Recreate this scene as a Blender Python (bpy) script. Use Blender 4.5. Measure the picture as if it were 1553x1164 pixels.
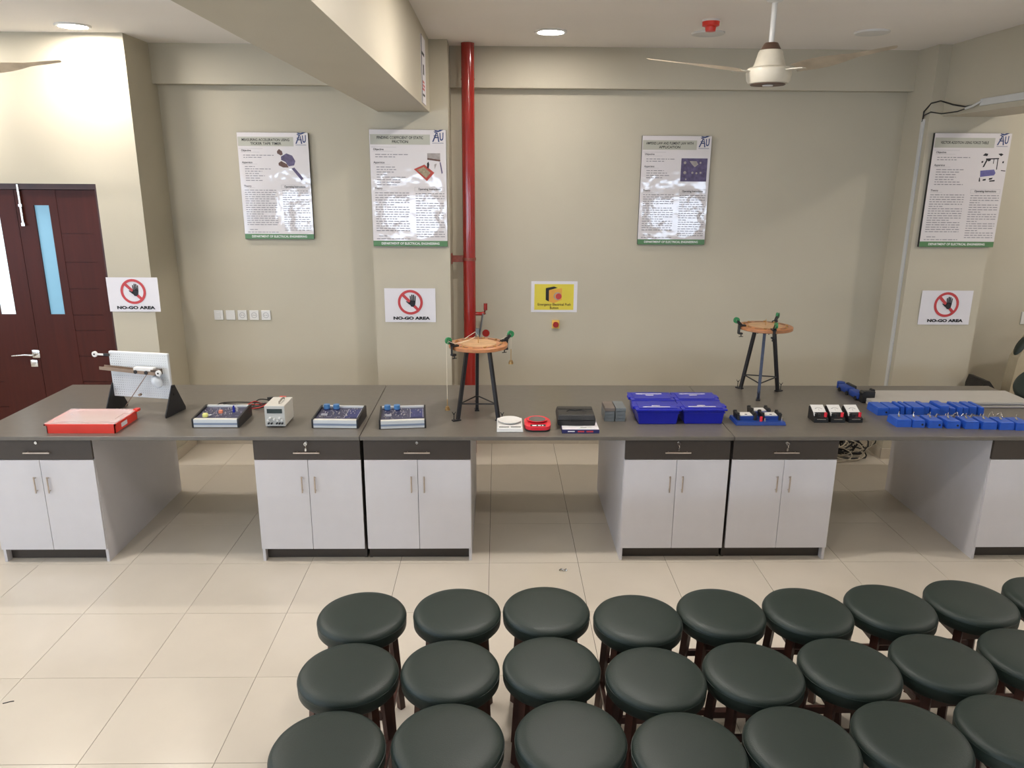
import bpy, bmesh, math, random
from mathutils import Vector, Matrix, Euler
random.seed(7)
PI = math.pi
D = bpy.data
for o in list(D.objects): D.objects.remove(o)
S = bpy.context.scene
COL = S.collection

# ------------------------------------------------------------------ camera
F, PITCH, YAW, ROLL, HC = 1152.62, .266829, .0199591, .0067132, 2.51787
cam = D.cameras.new('camera'); cam.sensor_width = 36; cam.lens = 36 * F / 1553; cam.clip_start = .05
co = D.objects.new('camera', cam); COL.objects.link(co); S.camera = co
fw = Vector((math.sin(YAW) * math.cos(PITCH), math.cos(YAW) * math.cos(PITCH), -math.sin(PITCH)))
r0 = Vector((math.cos(YAW), -math.sin(YAW), 0)); u0 = r0.cross(fw)
r = r0 * math.cos(ROLL) + u0 * math.sin(ROLL); u = -r0 * math.sin(ROLL) + u0 * math.cos(ROLL)
m = Matrix((r, u, -fw)).transposed().to_4x4(); m.translation = (0, 0, HC)
co.matrix_world = m

# ------------------------------------------------------------------ world, exposure, light levels
S.view_settings.view_transform = 'Standard'; S.view_settings.look = 'None'
S.view_settings.gamma = 1; S.view_settings.use_curve_mapping = False
S.view_settings.exposure = -0.06
W = D.worlds.new('world'); S.world = W; W.use_nodes = True
W.node_tree.nodes['Background'].inputs[0].default_value = (.75, .85, 1, 1)
W.node_tree.nodes['Background'].inputs[1].default_value = .0
LAMP = 150.0           # base radiance of a lit ceiling downlight
WIN = 15.              # radiance of the daylit window panes
WINCOL = (.74, .89, 1.10)
LAMPCOL = (1.0, .93, .87)

# ------------------------------------------------------------------ materials
MATS = {}
def mat(name, rgb, rough=.5, metal=0, var=0, vscale=8, bump=0, bscale=60, spec=.5, emit=None, estr=0, coat=0, alpha=1, trans=0, aniso=None):
    if name in MATS: return MATS[name]
    M = D.materials.new(name); M.use_nodes = True; nt = M.node_tree; N = nt.nodes; L = nt.links
    b = N['Principled BSDF']
    b.inputs['Base Color'].default_value = (*rgb, 1); b.inputs['Roughness'].default_value = rough
    b.inputs['Metallic'].default_value = metal; b.inputs['Specular IOR Level'].default_value = spec
    b.inputs['Coat Weight'].default_value = coat; b.inputs['Coat Roughness'].default_value = .06
    b.inputs['Alpha'].default_value = alpha; b.inputs['Transmission Weight'].default_value = trans
    if emit: b.inputs['Emission Color'].default_value = (*emit, 1); b.inputs['Emission Strength'].default_value = estr
    tc = N.new('ShaderNodeTexCoord')
    if var:
        n = N.new('ShaderNodeTexNoise'); n.inputs['Scale'].default_value = vscale; n.inputs['Detail'].default_value = 5
        L.new(tc.outputs['Object'], n.inputs['Vector'])
        if aniso:
            mp = N.new('ShaderNodeMapping'); mp.inputs['Scale'].default_value = aniso
            L.new(tc.outputs['Object'], mp.inputs[0]); L.new(mp.outputs[0], n.inputs['Vector'])
        cr = N.new('ShaderNodeValToRGB'); cr.color_ramp.elements[0].position = .3; cr.color_ramp.elements[1].position = .7
        cr.color_ramp.elements[0].color = (*[c * (1 - var) for c in rgb], 1)
        cr.color_ramp.elements[1].color = (*[min(1, c * (1 + var)) for c in rgb], 1)
        L.new(n.outputs['Fac'], cr.inputs['Fac']); L.new(cr.outputs['Color'], b.inputs['Base Color'])
    if bump:
        n2 = N.new('ShaderNodeTexNoise'); n2.inputs['Scale'].default_value = bscale; n2.inputs['Detail'].default_value = 3
        L.new(tc.outputs['Object'], n2.inputs['Vector'])
        bp = N.new('ShaderNodeBump'); bp.inputs['Strength'].default_value = bump; bp.inputs['Distance'].default_value = .01
        L.new(n2.outputs['Fac'], bp.inputs['Height']); L.new(bp.outputs['Normal'], b.inputs['Normal'])
        if coat: L.new(bp.outputs['Normal'], b.inputs['Coat Normal'])
    MATS[name] = M
    return M
bouncewallm = mat('white_bounce_paint', (.78, .75, .70), .6, var=.02)  # unseen side and rear walls, whitened to bounce more fill light
wallm = mat('wall_paint', (.52, .475, .37), .55, var=.03, vscale=1.5, bump=.05, bscale=90, spec=.3)
ceilm = mat('ceiling_paint', (.88, .84, .79), .8, var=.02, vscale=1.2)
tilem = mat('porcelain_tile', (.60, .54, .45), .14, var=.035, vscale=2.5, bump=.02, bscale=5, spec=.5)
skirtm = mat('skirting_tile', (.52, .46, .37), .3, var=.04, vscale=4)
topm = mat('counter_laminate', (.140, .125, .105), .32, var=.05, vscale=20, bump=.03, bscale=200)
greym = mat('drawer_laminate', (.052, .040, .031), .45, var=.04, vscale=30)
whitem = mat('white_laminate', (.62, .595, .60), .4, var=.015, vscale=10)
edgem = mat('white_edge_band', (.62, .60, .59), .4, var=.02)
innerm = mat('dark_gap', (.02, .018, .016), .8, var=.1)
chromem = mat('brushed_steel', (.55, .47, .40), .3, 1, var=.08, vscale=60)
steelm = mat('bright_steel', (.72, .70, .66), .22, 1, var=.05, vscale=60)
vinylm = mat('green_black_vinyl', (.015, .026, .021), .47, var=.12, vscale=3, bump=.12, bscale=260, spec=.45)
pipingm = mat('vinyl_piping', (.016, .026, .022), .4, var=.1)
woodlegm = mat('stained_leg_wood', (.055, .017, .010), .4, var=.35, vscale=14, aniso=(1, 1, .15))
redpipem = mat('red_gloss_paint', (.30, .014, .009), .16, var=.06, vscale=6, coat=.5)
doorm = mat('mahogany_veneer', (.060, .011, .006), .42, var=.12, vscale=16, aniso=(2, 2, .12), spec=.22)
doordarkm = mat('mahogany_frame', (.045, .012, .008), .4, var=.2, vscale=12)
paperm = mat('white_paper', (.74, .72, .75), .55, var=.01)
posterm = mat('laminated_print', (.70, .655, .65), .35, var=.01, coat=1, bump=.75, bscale=3.2)
blackm = mat('black_plastic', (.012, .012, .013), .4, var=.15)
blackmetm = mat('black_paint', (.014, .014, .017), .35, var=.2, vscale=30)
navymetm = mat('navy_paint', (.018, .026, .06), .35, var=.2, vscale=30)
inkm = mat('black_ink', (.012, .012, .015), .6, var=.05)
greyinkm = mat('grey_ink', (.22, .21, .23), .6, var=.05)
redinkm = mat('red_ink', (.52, .05, .055), .5, var=.03)
blueinkm = mat('navy_ink', (.035, .06, .17), .5, var=.05)
greeninkm = mat('green_ink', (.075, .20, .07), .35, var=.03, coat=.4)
yellowinkm = mat('yellow_ink', (.72, .60, .06), .5, var=.03)
orangem = mat('orange_plastic', (.85, .32, .05), .4, var=.05)
redplasm = mat('red_plastic', (.78, .045, .025), .28, var=.04)
pinkredm = mat('bright_red_plastic', (.72, .03, .05), .25, var=.04)
whiteplasm = mat('white_plastic', (.74, .73, .70), .35, var=.02)
creamm = mat('cream_enamel', (.64, .59, .48), .3, var=.06, vscale=12)
fanblade = mat('fan_blade_enamel', (.64, .56, .44), .35, var=.15, vscale=9)
brownplasm = mat('brown_plastic', (.10, .055, .035), .5, var=.1)
bluebinm = mat('royal_blue_plastic', (.010, .016, .36), .3, var=.06)
blueblockm = mat('bright_blue_plastic', (.022, .10, .50), .35, var=.1, vscale=20)
bluedeepm = mat('deep_blue_plastic', (.012, .045, .24), .4, var=.1, vscale=20)
alum = mat('silver_profile', (.66, .68, .68), .4, .3, var=.03)
alubluem = mat('grey_blue_profile', (.24, .29, .38), .4, .2, var=.03)
panelm = mat('kit_face_panel', (.045, .045, .085), .35, var=.2, vscale=60)
psum = mat('grey_white_enamel', (.60, .58, .52), .4, var=.03)
displaym = mat('dark_display', (.015, .03, .03), .15, var=.1)
ftwood = mat('varnished_plywood', (.42, .18, .075), .35, var=.15, vscale=25)
ftpaper = mat('protractor_print', (.50, .31, .16), .4, var=.22, vscale=15)
greenm = mat('green_pulley_plastic', (.03, .22, .08), .3, var=.1)
brassm = mat('brass', (.60, .38, .16), .3, 1, var=.1)
blockgrey = mat('grey_steel_block', (.18, .20, .21), .4, .3, var=.12, vscale=18)
blockbrown = mat('brown_grey_block', (.17, .14, .12), .5, .2, var=.15, vscale=18)
boardm = mat('pale_grey_board', (.44, .42, .385), .35, var=.03)
stringm = mat('white_cord', (.75, .68, .55), .6, var=.05)
woodm = mat('pale_wood', (.48, .36, .22), .5, var=.2, vscale=14, aniso=(.3, 3, 3))
cablem = mat('beige_cable', (.48, .42, .32), .5, var=.05)
redcable = mat('red_cable', (.45, .03, .03), .4, var=.05)
trunkm = mat('white_trunking', (.62, .62, .60), .45, var=.03)
matfoam = mat('beige_foam', (.40, .34, .23), .8, var=.05, bump=.1)
bagm = mat('black_cloth', (.022, .019, .016), .8, var=.3, vscale=20, bump=.4, bscale=90)
purplem = mat('purple_print', (.10, .08, .16), .5, var=.3, vscale=40)
wavyclear = mat('clear_pink_lid', (.95, .80, .76), .12, alpha=.38, var=.02)
WINL = 6.4
sidewinm = mat('side_daylit_pane', (.02, .02, .02), .1, emit=WINCOL, estr=WINL)
winm = mat('daylit_pane', (.02, .02, .02), .1, emit=WINCOL, estr=WIN)
bluefilm = mat('blue_frosted_glass_glow', (.10, .22, .30), .3, emit=(.22, .44, .58), estr=.72, var=.05)  # emission on the film stands in for light from behind the door
brightglass = mat('corridor_glass_glow', (.3, .35, .36), .12, emit=(.85, .97, 1.0), estr=1.3, var=.05)  # pane glows by itself in place of a lit corridor

# ------------------------------------------------------------------ mesh builder
class MB:
    def __init__(s): s.bm = bmesh.new()
    def _x(s, vs, loc=None, rot=None):
        if rot: bmesh.ops.transform(s.bm, matrix=Euler(rot).to_matrix().to_4x4(), verts=vs)
        if loc: bmesh.ops.translate(s.bm, vec=loc, verts=vs)
    def box(s, c, d, bev=0, rot=None, seg=2):
        g = bmesh.ops.create_cube(s.bm, size=1); vs = g['verts']
        bmesh.ops.scale(s.bm, vec=d, verts=vs)
        if bev:
            es = list({e for v in vs for e in v.link_edges})
            g = bmesh.ops.bevel(s.bm, geom=es, offset=bev, segments=seg, affect='EDGES', profile=.5)
            vs = g['verts']
        s._x(vs, c, rot); return s
    def b(s, x0, x1, y0, y1, z0, z1, bev=0):
        return s.box(((x0 + x1) / 2, (y0 + y1) / 2, (z0 + z1) / 2), (x1 - x0, y1 - y0, z1 - z0), bev)
    def taper(s, x0, x1, y0, y1, z0, z1, ins, bev=0):
        vs = [s.bm.verts.new(p) for p in [(x0 + ins, y0 + ins, z0), (x1 - ins, y0 + ins, z0), (x1 - ins, y1 - ins, z0), (x0 + ins, y1 - ins, z0), (x0, y0, z1), (x1, y0, z1), (x1, y1, z1), (x0, y1, z1)]]
        for f in [(3, 2, 1, 0), (4, 5, 6, 7), (0, 1, 5, 4), (1, 2, 6, 5), (2, 3, 7, 6), (3, 0, 4, 7)]: s.bm.faces.new([vs[i] for i in f])
        if bev:
            es = list({e for v in vs for e in v.link_edges})
            bmesh.ops.bevel(s.bm, geom=es, offset=bev, segments=2, affect='EDGES', profile=.5)
        return s
    def cyl(s, c, r, h, n=24, r2=None, rot=None, bev=0):
        g = bmesh.ops.create_cone(s.bm, cap_ends=True, segments=n, radius1=r, radius2=r if r2 is None else r2, depth=h)
        s._x(g['verts'], c, rot); return s
    def lathe(s, prof, n=40, loc=None, rot=None):
        rings = []; nv = []
        for (rr, z) in prof:
            if rr < 1e-6: v = s.bm.verts.new((0, 0, z)); rings.append([v]); nv.append(v)
            else:
                ring = [s.bm.verts.new((rr * math.cos(2 * PI * i / n), rr * math.sin(2 * PI * i / n), z)) for i in range(n)]
                rings.append(ring); nv += ring
        for a, b in zip(rings, rings[1:]):
            for i in range(n):
                j = (i + 1) % n
                if len(a) == 1 and len(b) > 1: s.bm.faces.new((a[0], b[i], b[j]))
                elif len(b) == 1 and len(a) > 1: s.bm.faces.new((a[i], a[j], b[0]))
                elif len(a) > 1: s.bm.faces.new((a[i], a[j], b[j], b[i]))
        s._x(nv, loc, rot); return s
    def tube(s, pts, r, n=8, r2=None):
        pts = [Vector(p) for p in pts]; rings = []
        for i, p in enumerate(pts):
            t = (pts[min(i + 1, len(pts) - 1)] - pts[max(i - 1, 0)]).normalized()
            a = t.cross(Vector((0, 0, 1)) if abs(t.z) < .9 else Vector((1, 0, 0))).normalized(); b = t.cross(a)
            rr = r if r2 is None else r + (r2 - r) * i / (len(pts) - 1)
            rings.append([s.bm.verts.new(p + a * rr * math.cos(2 * PI * k / n) + b * rr * math.sin(2 * PI * k / n)) for k in range(n)])
        for A, B in zip(rings, rings[1:]):
            for k in range(n): s.bm.faces.new((A[k], A[(k + 1) % n], B[(k + 1) % n], B[k]))
        s.bm.faces.new(rings[0][::-1]); s.bm.faces.new(rings[-1]); return s
    def bar(s, p, q, w, h=None, tw=None):      # square bar between two points
        h = h or w; p, q = Vector(p), Vector(q); t = (q - p)
        L = t.length; g = bmesh.ops.create_cube(s.bm, size=1); vs = g['verts']
        bmesh.ops.scale(s.bm, vec=(w, h, L), verts=vs)
        if tw:
            for v in vs:
                if v.co.z < 0: v.co.x *= tw; v.co.y *= tw
        bmesh.ops.transform(s.bm, matrix=Matrix.Translation((p + q) / 2) @ t.to_track_quat('Z', 'Y').to_matrix().to_4x4(), verts=vs)
        return s
    def prism(s, poly, y0, y1):               # polygon in x,z extruded along y
        a = [s.bm.verts.new((x, y0, z)) for x, z in poly]; b = [s.bm.verts.new((x, y1, z)) for x, z in poly]
        s.bm.faces.new(a); s.bm.faces.new(b[::-1]); n = len(a)
        for i in range(n): s.bm.faces.new((a[(i + 1) % n], a[i], b[i], b[(i + 1) % n]))
        return s
    def prismx(s, poly, x0, x1):              # polygon in y,z extruded along x
        a = [s.bm.verts.new((x0, y, z)) for y, z in poly]; b = [s.bm.verts.new((x1, y, z)) for y, z in poly]
        s.bm.faces.new(a[::-1]); s.bm.faces.new(b); n = len(a)
        for i in range(n): s.bm.faces.new((a[i], a[(i + 1) % n], b[(i + 1) % n], b[i]))
        return s
    def prismz(s, poly, z0, z1):
        a = [s.bm.verts.new((x, y, z0)) for x, y in poly]; b = [s.bm.verts.new((x, y, z1)) for x, y in poly]
        s.bm.faces.new(a[::-1]); s.bm.faces.new(b); n = len(a)
        for i in range(n): s.bm.faces.new((a[i], a[(i + 1) % n], b[(i + 1) % n], b[i]))
        return s
    def flat(s, poly, y):                     # flat print facing -y
        s.bm.faces.new([s.bm.verts.new((x, y, z)) for x, z in poly]); return s
    def ring(s, cx, cz, ro, ri, y, n=40):
        o = [s.bm.verts.new((cx + ro * math.cos(2 * PI * i / n), y, cz + ro * math.sin(2 * PI * i / n))) for i in range(n)]
        k = [s.bm.verts.new((cx + ri * math.cos(2 * PI * i / n), y, cz + ri * math.sin(2 * PI * i / n))) for i in range(n)]
        for i in range(n): j = (i + 1) % n; s.bm.faces.new((o[i], o[j], k[j], k[i]))
        return s
    def build(s, name, m, parent=None, loc=None, rot=None, smooth=False, kind=None, norm=True):
        if norm: bmesh.ops.recalc_face_normals(s.bm, faces=s.bm.faces)
        me = D.meshes.new(name); s.bm.to_mesh(me); s.bm.free()
        me.materials.append(m)
        if smooth:
            for p in me.polygons: p.use_smooth = True
            try: me.set_sharp_from_angle(angle=math.radians(40))
            except Exception: pass
        o = D.objects.new(name, me); COL.objects.link(o)
        if parent: o.parent = parent
        if loc: o.location = loc
        if rot: o.rotation_euler = rot
        if kind: o['kind'] = kind
        return o
def tag(o, label=None, cat=None, group=None, kind=None):
    if label: o['label'] = label
    if cat: o['category'] = cat
    if group: o['group'] = group
    if kind: o['kind'] = kind
    return o
def thing(name, label, cat, loc=(0, 0, 0), rz=0, group=None):
    o = D.objects.new(name, None); COL.objects.link(o); o.location = loc; o.rotation_euler = (0, 0, rz); o.empty_display_size = .05
    return tag(o, label, cat, group)
def dup(root, loc, rz=0, label=None, group=None):
    def cp(o, par):
        c = o.copy(); COL.objects.link(c); c.parent = par
        for ch in o.children: cp(ch, c)
        return c
    c = cp(root, None); c.location = loc; c.rotation_euler = (0, 0, rz)
    if label: c['label'] = label
    if group: c['group'] = group
    return c
def text(name, s, size, x, z, y, m, parent, align='CENTER', sx=1, bold=0, label=None):
    cu = D.curves.new('t', 'FONT'); cu.body = s; cu.size = size; cu.align_x = align; cu.align_y = 'CENTER'; cu.offset = bold; cu.resolution_u = 3
    o = D.objects.new('t', cu); COL.objects.link(o)
    me = D.meshes.new_from_object(o.evaluated_get(bpy.context.evaluated_depsgraph_get()))
    D.objects.remove(o); D.curves.remove(cu)
    for v in me.vertices: v.co = Vector((x + v.co.x * sx, y, z + v.co.y))
    me.materials.clear(); me.materials.append(m); me.name = name
    o = D.objects.new(name, me); COL.objects.link(o); o.parent = parent
    if label: o['label'] = label
    return o
def struct(name, mb, m, parent=None): return mb.build(name, m, parent, kind='structure')

# ------------------------------------------------------------------ room shell
YB, ZC = 7.01, 3.57
T, TX, TY = .6, -2.4526, 4.0313
gm = D.materials.new('floor_base'); gm.use_nodes = True
nt = gm.node_tree; bs = nt.nodes['Principled BSDF']; bs.inputs['Roughness'].default_value = .2
tc = nt.nodes.new('ShaderNodeTexCoord'); mp = nt.nodes.new('ShaderNodeMapping'); mp.inputs['Location'].default_value = (-TX, -TY, 0)
br = nt.nodes.new('ShaderNodeTexBrick'); br.offset = 0; br.inputs['Scale'].default_value = 1
br.inputs['Brick Width'].default_value = T; br.inputs['Row Height'].default_value = T; br.inputs['Mortar Size'].default_value = .004
br.inputs['Color1'].default_value = (.60, .54, .45, 1); br.inputs['Color2'].default_value = (.58, .525, .44, 1); br.inputs['Mortar'].default_value = (.05, .042, .035, 1)
nt.links.new(tc.outputs['Object'], mp.inputs[0]); nt.links.new(mp.outputs[0], br.inputs['Vector']); nt.links.new(br.outputs['Color'], bs.inputs['Base Color'])
floor = struct('floor', MB().b(-6.6, 6.8, -7.6, 7.1, -.12, -.004), gm)
me = MB().b(.0013, T - .0013, .0013, T - .0013, -.004, 0).build('tile', tilem, floor)
k = 0
for i in range(-5, 11):
    for j in range(-5, 8):
        x, y = TX + i * T, TY - j * T
        if y + T > 7.05: continue
        if k == 0: t = me
        else: t = me.copy(); COL.objects.link(t)
        t.location = (x, y, 0); k += 1
struct('ceiling', MB().b(-6.6, 6.8, -7.6, 7.2, ZC, ZC + .12), ceilm)
struct('wall_back', MB().b(-2.93, 6.7, YB, YB + .15, 0, ZC), wallm)
struct('wall_right', MB().b(6.6, 6.75, -7.5, YB, 0, ZC), bouncewallm)
LW = [(-6.0, -4.2), (-3.2, -1.4), (-.4, 1.4), (2.4, 4.2)]; ys = [-7.5] + [v for w in LW for v in w] + [7.1]
wl = MB().b(-6.55, -6.4, -7.5, 7.1, 0, 1.0).b(-6.55, -6.4, -7.5, 7.1, 2.6, ZC)
for a, b in zip(ys[::2], ys[1::2]): wl.b(-6.55, -6.4, a, b, 1.0, 2.6)
struct('wall_left', wl, bouncewallm)
for n, (a, b) in enumerate(LW):
    w = struct('window_%d' % (n + 4), MB().b(-6.52, -6.44, a, b, 1.0, 1.05).b(-6.52, -6.44, a, b, 2.55, 2.6).b(-6.52, -6.44, a, a + .05, 1.0, 2.6).b(-6.52, -6.44, b - .05, b, 1.0, 2.6), mat('window_frame_paint', (.6, .6, .6), .4, var=.02))
    MB().b(-6.49, -6.48, a + .05, b - .05, 1.05, 2.55).build('pane', sidewinm, w)
DL, DR, DT = -4.66, -3.275, 2.434
struct('wall_door', MB().b(DR, -2.915, 6.46, 7.16, 0, ZC).b(-6.4, DL, 6.46, 7.16, 0, ZC).b(DL, DR, 6.46, 7.16, DT, ZC), wallm)
# rear wall (behind the camera) with real window openings
wr = MB(); WX = [(-5.9, -4.5), (-3.2, -1.5), (4.0, 5.7)]; WZ0, WZ1 = 1.0, 2.2
wr.b(-6.5, 6.7, -7.6, -7.45, 0, WZ0).b(-6.5, 6.7, -7.6, -7.45, WZ1, ZC)
xs = [-6.5] + [v for w in WX for v in w] + [6.7]
for a, b in zip(xs[::2], xs[1::2]): wr.b(a, b, -7.6, -7.45, WZ0, WZ1)
struct('wall_rear', wr, bouncewallm)
for n, (a, b) in enumerate(WX):
    fr = MB().b(a, b, -7.58, -7.5, WZ0, WZ0 + .05).b(a, b, -7.58, -7.5, WZ1 - .05, WZ1).b(a, a + .05, -7.58, -7.5, WZ0, WZ1).b(b - .05, b, -7.58, -7.5, WZ0, WZ1).b((a + b) / 2 - .025, (a + b) / 2 + .025, -7.58, -7.5, WZ0, WZ1)
    w = struct('window_%d' % (n + 1), fr, mat('window_frame_paint', (.6, .6, .6), .4, var=.02))
    c = (a + b) / 2
    for p, q in ((a + .05, c - .025), (c + .025, b - .05)): MB().b(p, q, -7.55, -7.54, WZ0 + .05, WZ1 - .05).build('pane', winm, w)
# pillars, beams, lintel ledge
struct('pillar_center', MB().b(-1.067, -.408, 6.60, YB, 0, ZC), wallm)
struct('pillar_right', MB().b(3.58, 4.262, 6.60, YB, 0, ZC), wallm)
struct('beam_center', MB().b(-.978, -.556, -7.4, 6.60, 3.018, ZC), wallm)
struct('beam_right', MB().b(3.687, 4.13, -7.4, 6.60, 3.018, ZC), wallm)
struct('trim_1', MB().b(-2.915, -1.067, 6.91, YB, 3.252, ZC), wallm)
struct('trim_2', MB().b(-.408, 3.58, 6.91, YB, 3.243, ZC), wallm)
# skirting
def skirt(name, segs):
    p = None
    for (x0, x1, y0, y1) in segs:
        if p is None: p = struct(name, MB().b(x0, x1, y0, y1, 0, .1, .002), skirtm)
        else: MB().b(x0, x1, y0, y1, 0, .1, .002).build('tile', skirtm, p)
def run(a, b, s=.6, g=.003):
    out = []; x = a
    while x < b - .01: out.append((x, min(x + s - g, b))); x += s
    return out
skirt('baseboard_back', [(a, b, YB - .012, YB) for a, b in run(-2.905, -1.07) + run(-.405, 3.575) + run(4.27, 6.58)])
skirt('baseboard_left', [(-2.915, -2.903, a, b) for a, b in run(6.45, YB - .013)] + [(DR + .01, -2.903, 6.447, 6.459)])
skirt('baseboard_right', [(3.567, 3.579, a, b) for a, b in run(6.588, YB - .013)] + [(3.567, 4.262, 6.587, 6.599)])
skirt('baseboard_center', [(-1.067, -.396, 6.587, 6.599), (-.407, -.395, 6.6, YB - .013)])

# ------------------------------------------------------------------ door
dr = struct('door_1', MB().b(DL, DR, 6.47, 6.53, DT - .045, DT).b(DR - .018, DR, 6.47, 6.53, 0, DT - .045).b(DL, DL + .018, 6.47, 6.53, 0, DT - .045), doordarkm)
def leaf(x0, x1, glx0, glx1, gz0, gz1, glass, gx0, gx1):
    z0, z1 = .01, DT - .05; y0, y1 = 6.485, 6.525
    m_ = MB().b(x0, glx0, y0, y1, z0, z1).b(glx1, gx0, y0, y1, z0, z1) if gx0 > glx1 else MB().b(x0, gx0, y0, y1, z0, z1)
    if gx0 > glx1: m_.b(gx1, x1, y0, y1, z0, z1)
    else: m_.b(gx1, glx0, y0, y1, z0, z1).b(glx1, x1, y0, y1, z0, z1)
    m_.b(glx0, glx1, y0, y1, z0, gz0).b(glx0, glx1, y0, y1, gz1, z1)
    zs = [z0, .30, .53, .76, .988, 1.216, 1.349, 1.574, 1.798, 2.034, z1]
    for a, b in zip(zs, zs[1:]): m_.b(gx0, gx1, y0 + .003, y1, a + .003, b - .003)
    m_.b(gx0, gx1, y0 + .009, y1 - .002, z0, z1)
    lf = m_.build('leaf', doorm, dr)
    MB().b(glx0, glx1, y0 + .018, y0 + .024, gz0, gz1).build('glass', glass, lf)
    return lf
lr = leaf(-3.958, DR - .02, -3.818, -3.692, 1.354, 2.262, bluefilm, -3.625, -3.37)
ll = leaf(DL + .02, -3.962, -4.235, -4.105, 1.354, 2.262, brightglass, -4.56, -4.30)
MB().b(-3.92, -3.902, 6.462, 6.478, 2.095, 2.43, .003).b(-3.925, -3.897, 6.46, 6.484, 2.095, 2.12).b(-3.925, -3.897, 6.46, 6.484, 2.25, 2.27).build('bolt', steelm, lr)['label'] = 'steel bolt'
h = MB().b(-4.02, -3.955, 6.477, 6.485, .975, 1.045, .003).cyl((-3.985, 6.455, 1.008), .011, .05, 16, rot=(PI / 2, 0, 0)).tube([(-3.985, 6.435, 1.008), (-4.05, 6.432, 1.012), (-4.12, 6.436, 1.006), (-4.172, 6.44, 1.0)], .011, 10, .006)
h.build('handle', steelm, ll, smooth=True)['label'] = 'brass-toned lever handle'
MB().b(-4.045, -3.985, 6.477, 6.485, .895, .957, .003).cyl((-4.015, 6.476, .926), .012, .006, 16, rot=(PI / 2, 0, 0)).build('keyhole_plate', steelm, ll, smooth=True)

# ------------------------------------------------------------------ ceiling fittings
def downlight(x, y, lit, label):
    t = thing('ceiling_light', label, 'ceiling light', (x, y, ZC), 0, 'round ceiling downlights')
    MB().lathe([(.098, -.012), (.118, -.014), (.124, -.008), (.124, 0), (.098, 0)], 40).build('rim', whiteplasm, t, smooth=True)
    MB().cyl((0, 0, -.008), .1, .006, 40).build('diffuser', mat('lamp_diffuser_%d' % round(lit * 100), (.8, .8, .8), .5, emit=LAMPCOL, estr=LAMP * lit) if lit else whiteplasm, t)
downlight(.397, 6.2, .95, 'glowing round ceiling light right of the red pipe')
downlight(-3.134, 6.16, 2.0, 'glowing round ceiling light over the brown double door')
downlight(2.782, 6.09, 0, 'unlit round white ceiling light right of the fan rod')
downlight(1.585, 6.2, 0, 'unlit round white ceiling light behind the red fire sounder')
downlight(-4.4, 6.16, 1.6, 'glowing ceiling light in the left corner past the door')
downlight(5.1, 6.16, .7, 'glowing ceiling light past the right beam')
for X, Y, lv, lab in ((-3.13, 4.2, 3.0, 'ceiling light over the red tray end of the worktop'), (.397, 4.2, 3.4, 'ceiling light over the kitchen scales'), (5.1, 4.2, 2.6, 'ceiling light beyond the right beam'),
                      (-3.13, 2.2, 1.8, 'ceiling light over the bare floor left of the stools'), (.397, 2.2, 1.8, 'ceiling light over the left half of the stools'), (2.78, 2.2, .7, 'ceiling light over the right half of the stools'), (5.1, 2.2, 1.0, 'ceiling light right of all the stools')):
    downlight(X, Y, lv, 'glowing round ' + lab)
t = thing('fire_sounder', 'small red fire sounder on the ceiling, left of the fan rod', 'fire alarm', (1.478, 5.72, ZC))
MB().cyl((0, 0, -.006), .062, .012, 32).build('base', whiteplasm, t, smooth=True)
MB().lathe([(0, -.075), (.034, -.073), (.038, -.045), (.058, -.038), (.06, -.012), (0, -.012)], 32).build('sounder_cap', redplasm, t, smooth=True)

def fan(x, y, a0, label):
    t = thing('ceiling_fan', label, 'fan', (x, y, ZC), 0, 'cream ceiling fans')
    MB().lathe([(0, -.005), (.055, -.004), (.06, -.03), (.045, -.075), (.022, -.085), (0, -.085)], 32).build('canopy', whiteplasm, t, smooth=True)
    MB().cyl((0, 0, -.19), .0155, .25, 20).build('rod', whiteplasm, t, smooth=True)
    MB().lathe([(0, -.295), (.035, -.297), (.04, -.302), (.058, -.335), (0, -.337)], 32).build('rod_cup', brownplasm, t, smooth=True)
    MB().lathe([(0, -.335), (.062, -.337), (.068, -.345), (.085, -.405), (.094, -.428), (0, -.428)], 40).build('upper_housing', creamm, t, smooth=True)
    mo = MB().lathe([(0, -.432), (.115, -.432), (.128, -.442), (.130, -.462), (.124, -.50), (.112, -.519), (.095, -.523), (0, -.523)], 48).build('motor_housing', creamm, t, smooth=True)
    MB().lathe([(.1, -.522), (.098, -.527), (0, -.527)], 40).build('bottom_plate', brownplasm, mo, smooth=True)
    MB().cyl((0, 0, -.529), .03, .006, 24).build('badge', whiteplasm, mo, smooth=True)
    for k in range(3):
        a = math.radians(a0 + 120 * k)
        m_ = MB(); n = 9; rows = []
        for i in range(n):
            s_ = i / (n - 1); rr = .16 + .575 * s_
            w = .036 + .03 * math.sin(PI * min(1, s_ * 1.5 + .05)) - .015 * s_
            if i == n - 1: w = .018
            z = -.448 + .045 * s_; tw = .35 * (1 - .4 * s_)
            rows.append([m_.bm.verts.new((rr + (.01 if 0 < q < 3 else 0), (q / 3 - .5) * 2 * w, z - (q / 3 - .5) * 2 * w * tw + (.004 if 0 < q < 3 else 0))) for q in range(4)])
        for A, B in zip(rows, rows[1:]):
            for q in range(3): m_.bm.faces.new((A[q], A[q + 1], B[q + 1], B[q]))
        g = bmesh.ops.solidify(m_.bm, geom=m_.bm.faces[:], thickness=.003)
        b = m_.build('blade', fanblade, t, smooth=True); b.rotation_euler = (0, 0, a)
        MB().prismz([(.1, -.022), (.16, -.03), (.23, -.018), (.23, .018), (.16, .03), (.1, .022)], -.456, -.450).build('blade_arm', creamm, b)
fan(1.588, 4.75, 187, 'cream three-bladed ceiling fan right of the red pipe')
fan(-3.37, 5.08, -8, 'ceiling fan with one dusty blade showing over the brown door')

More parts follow.
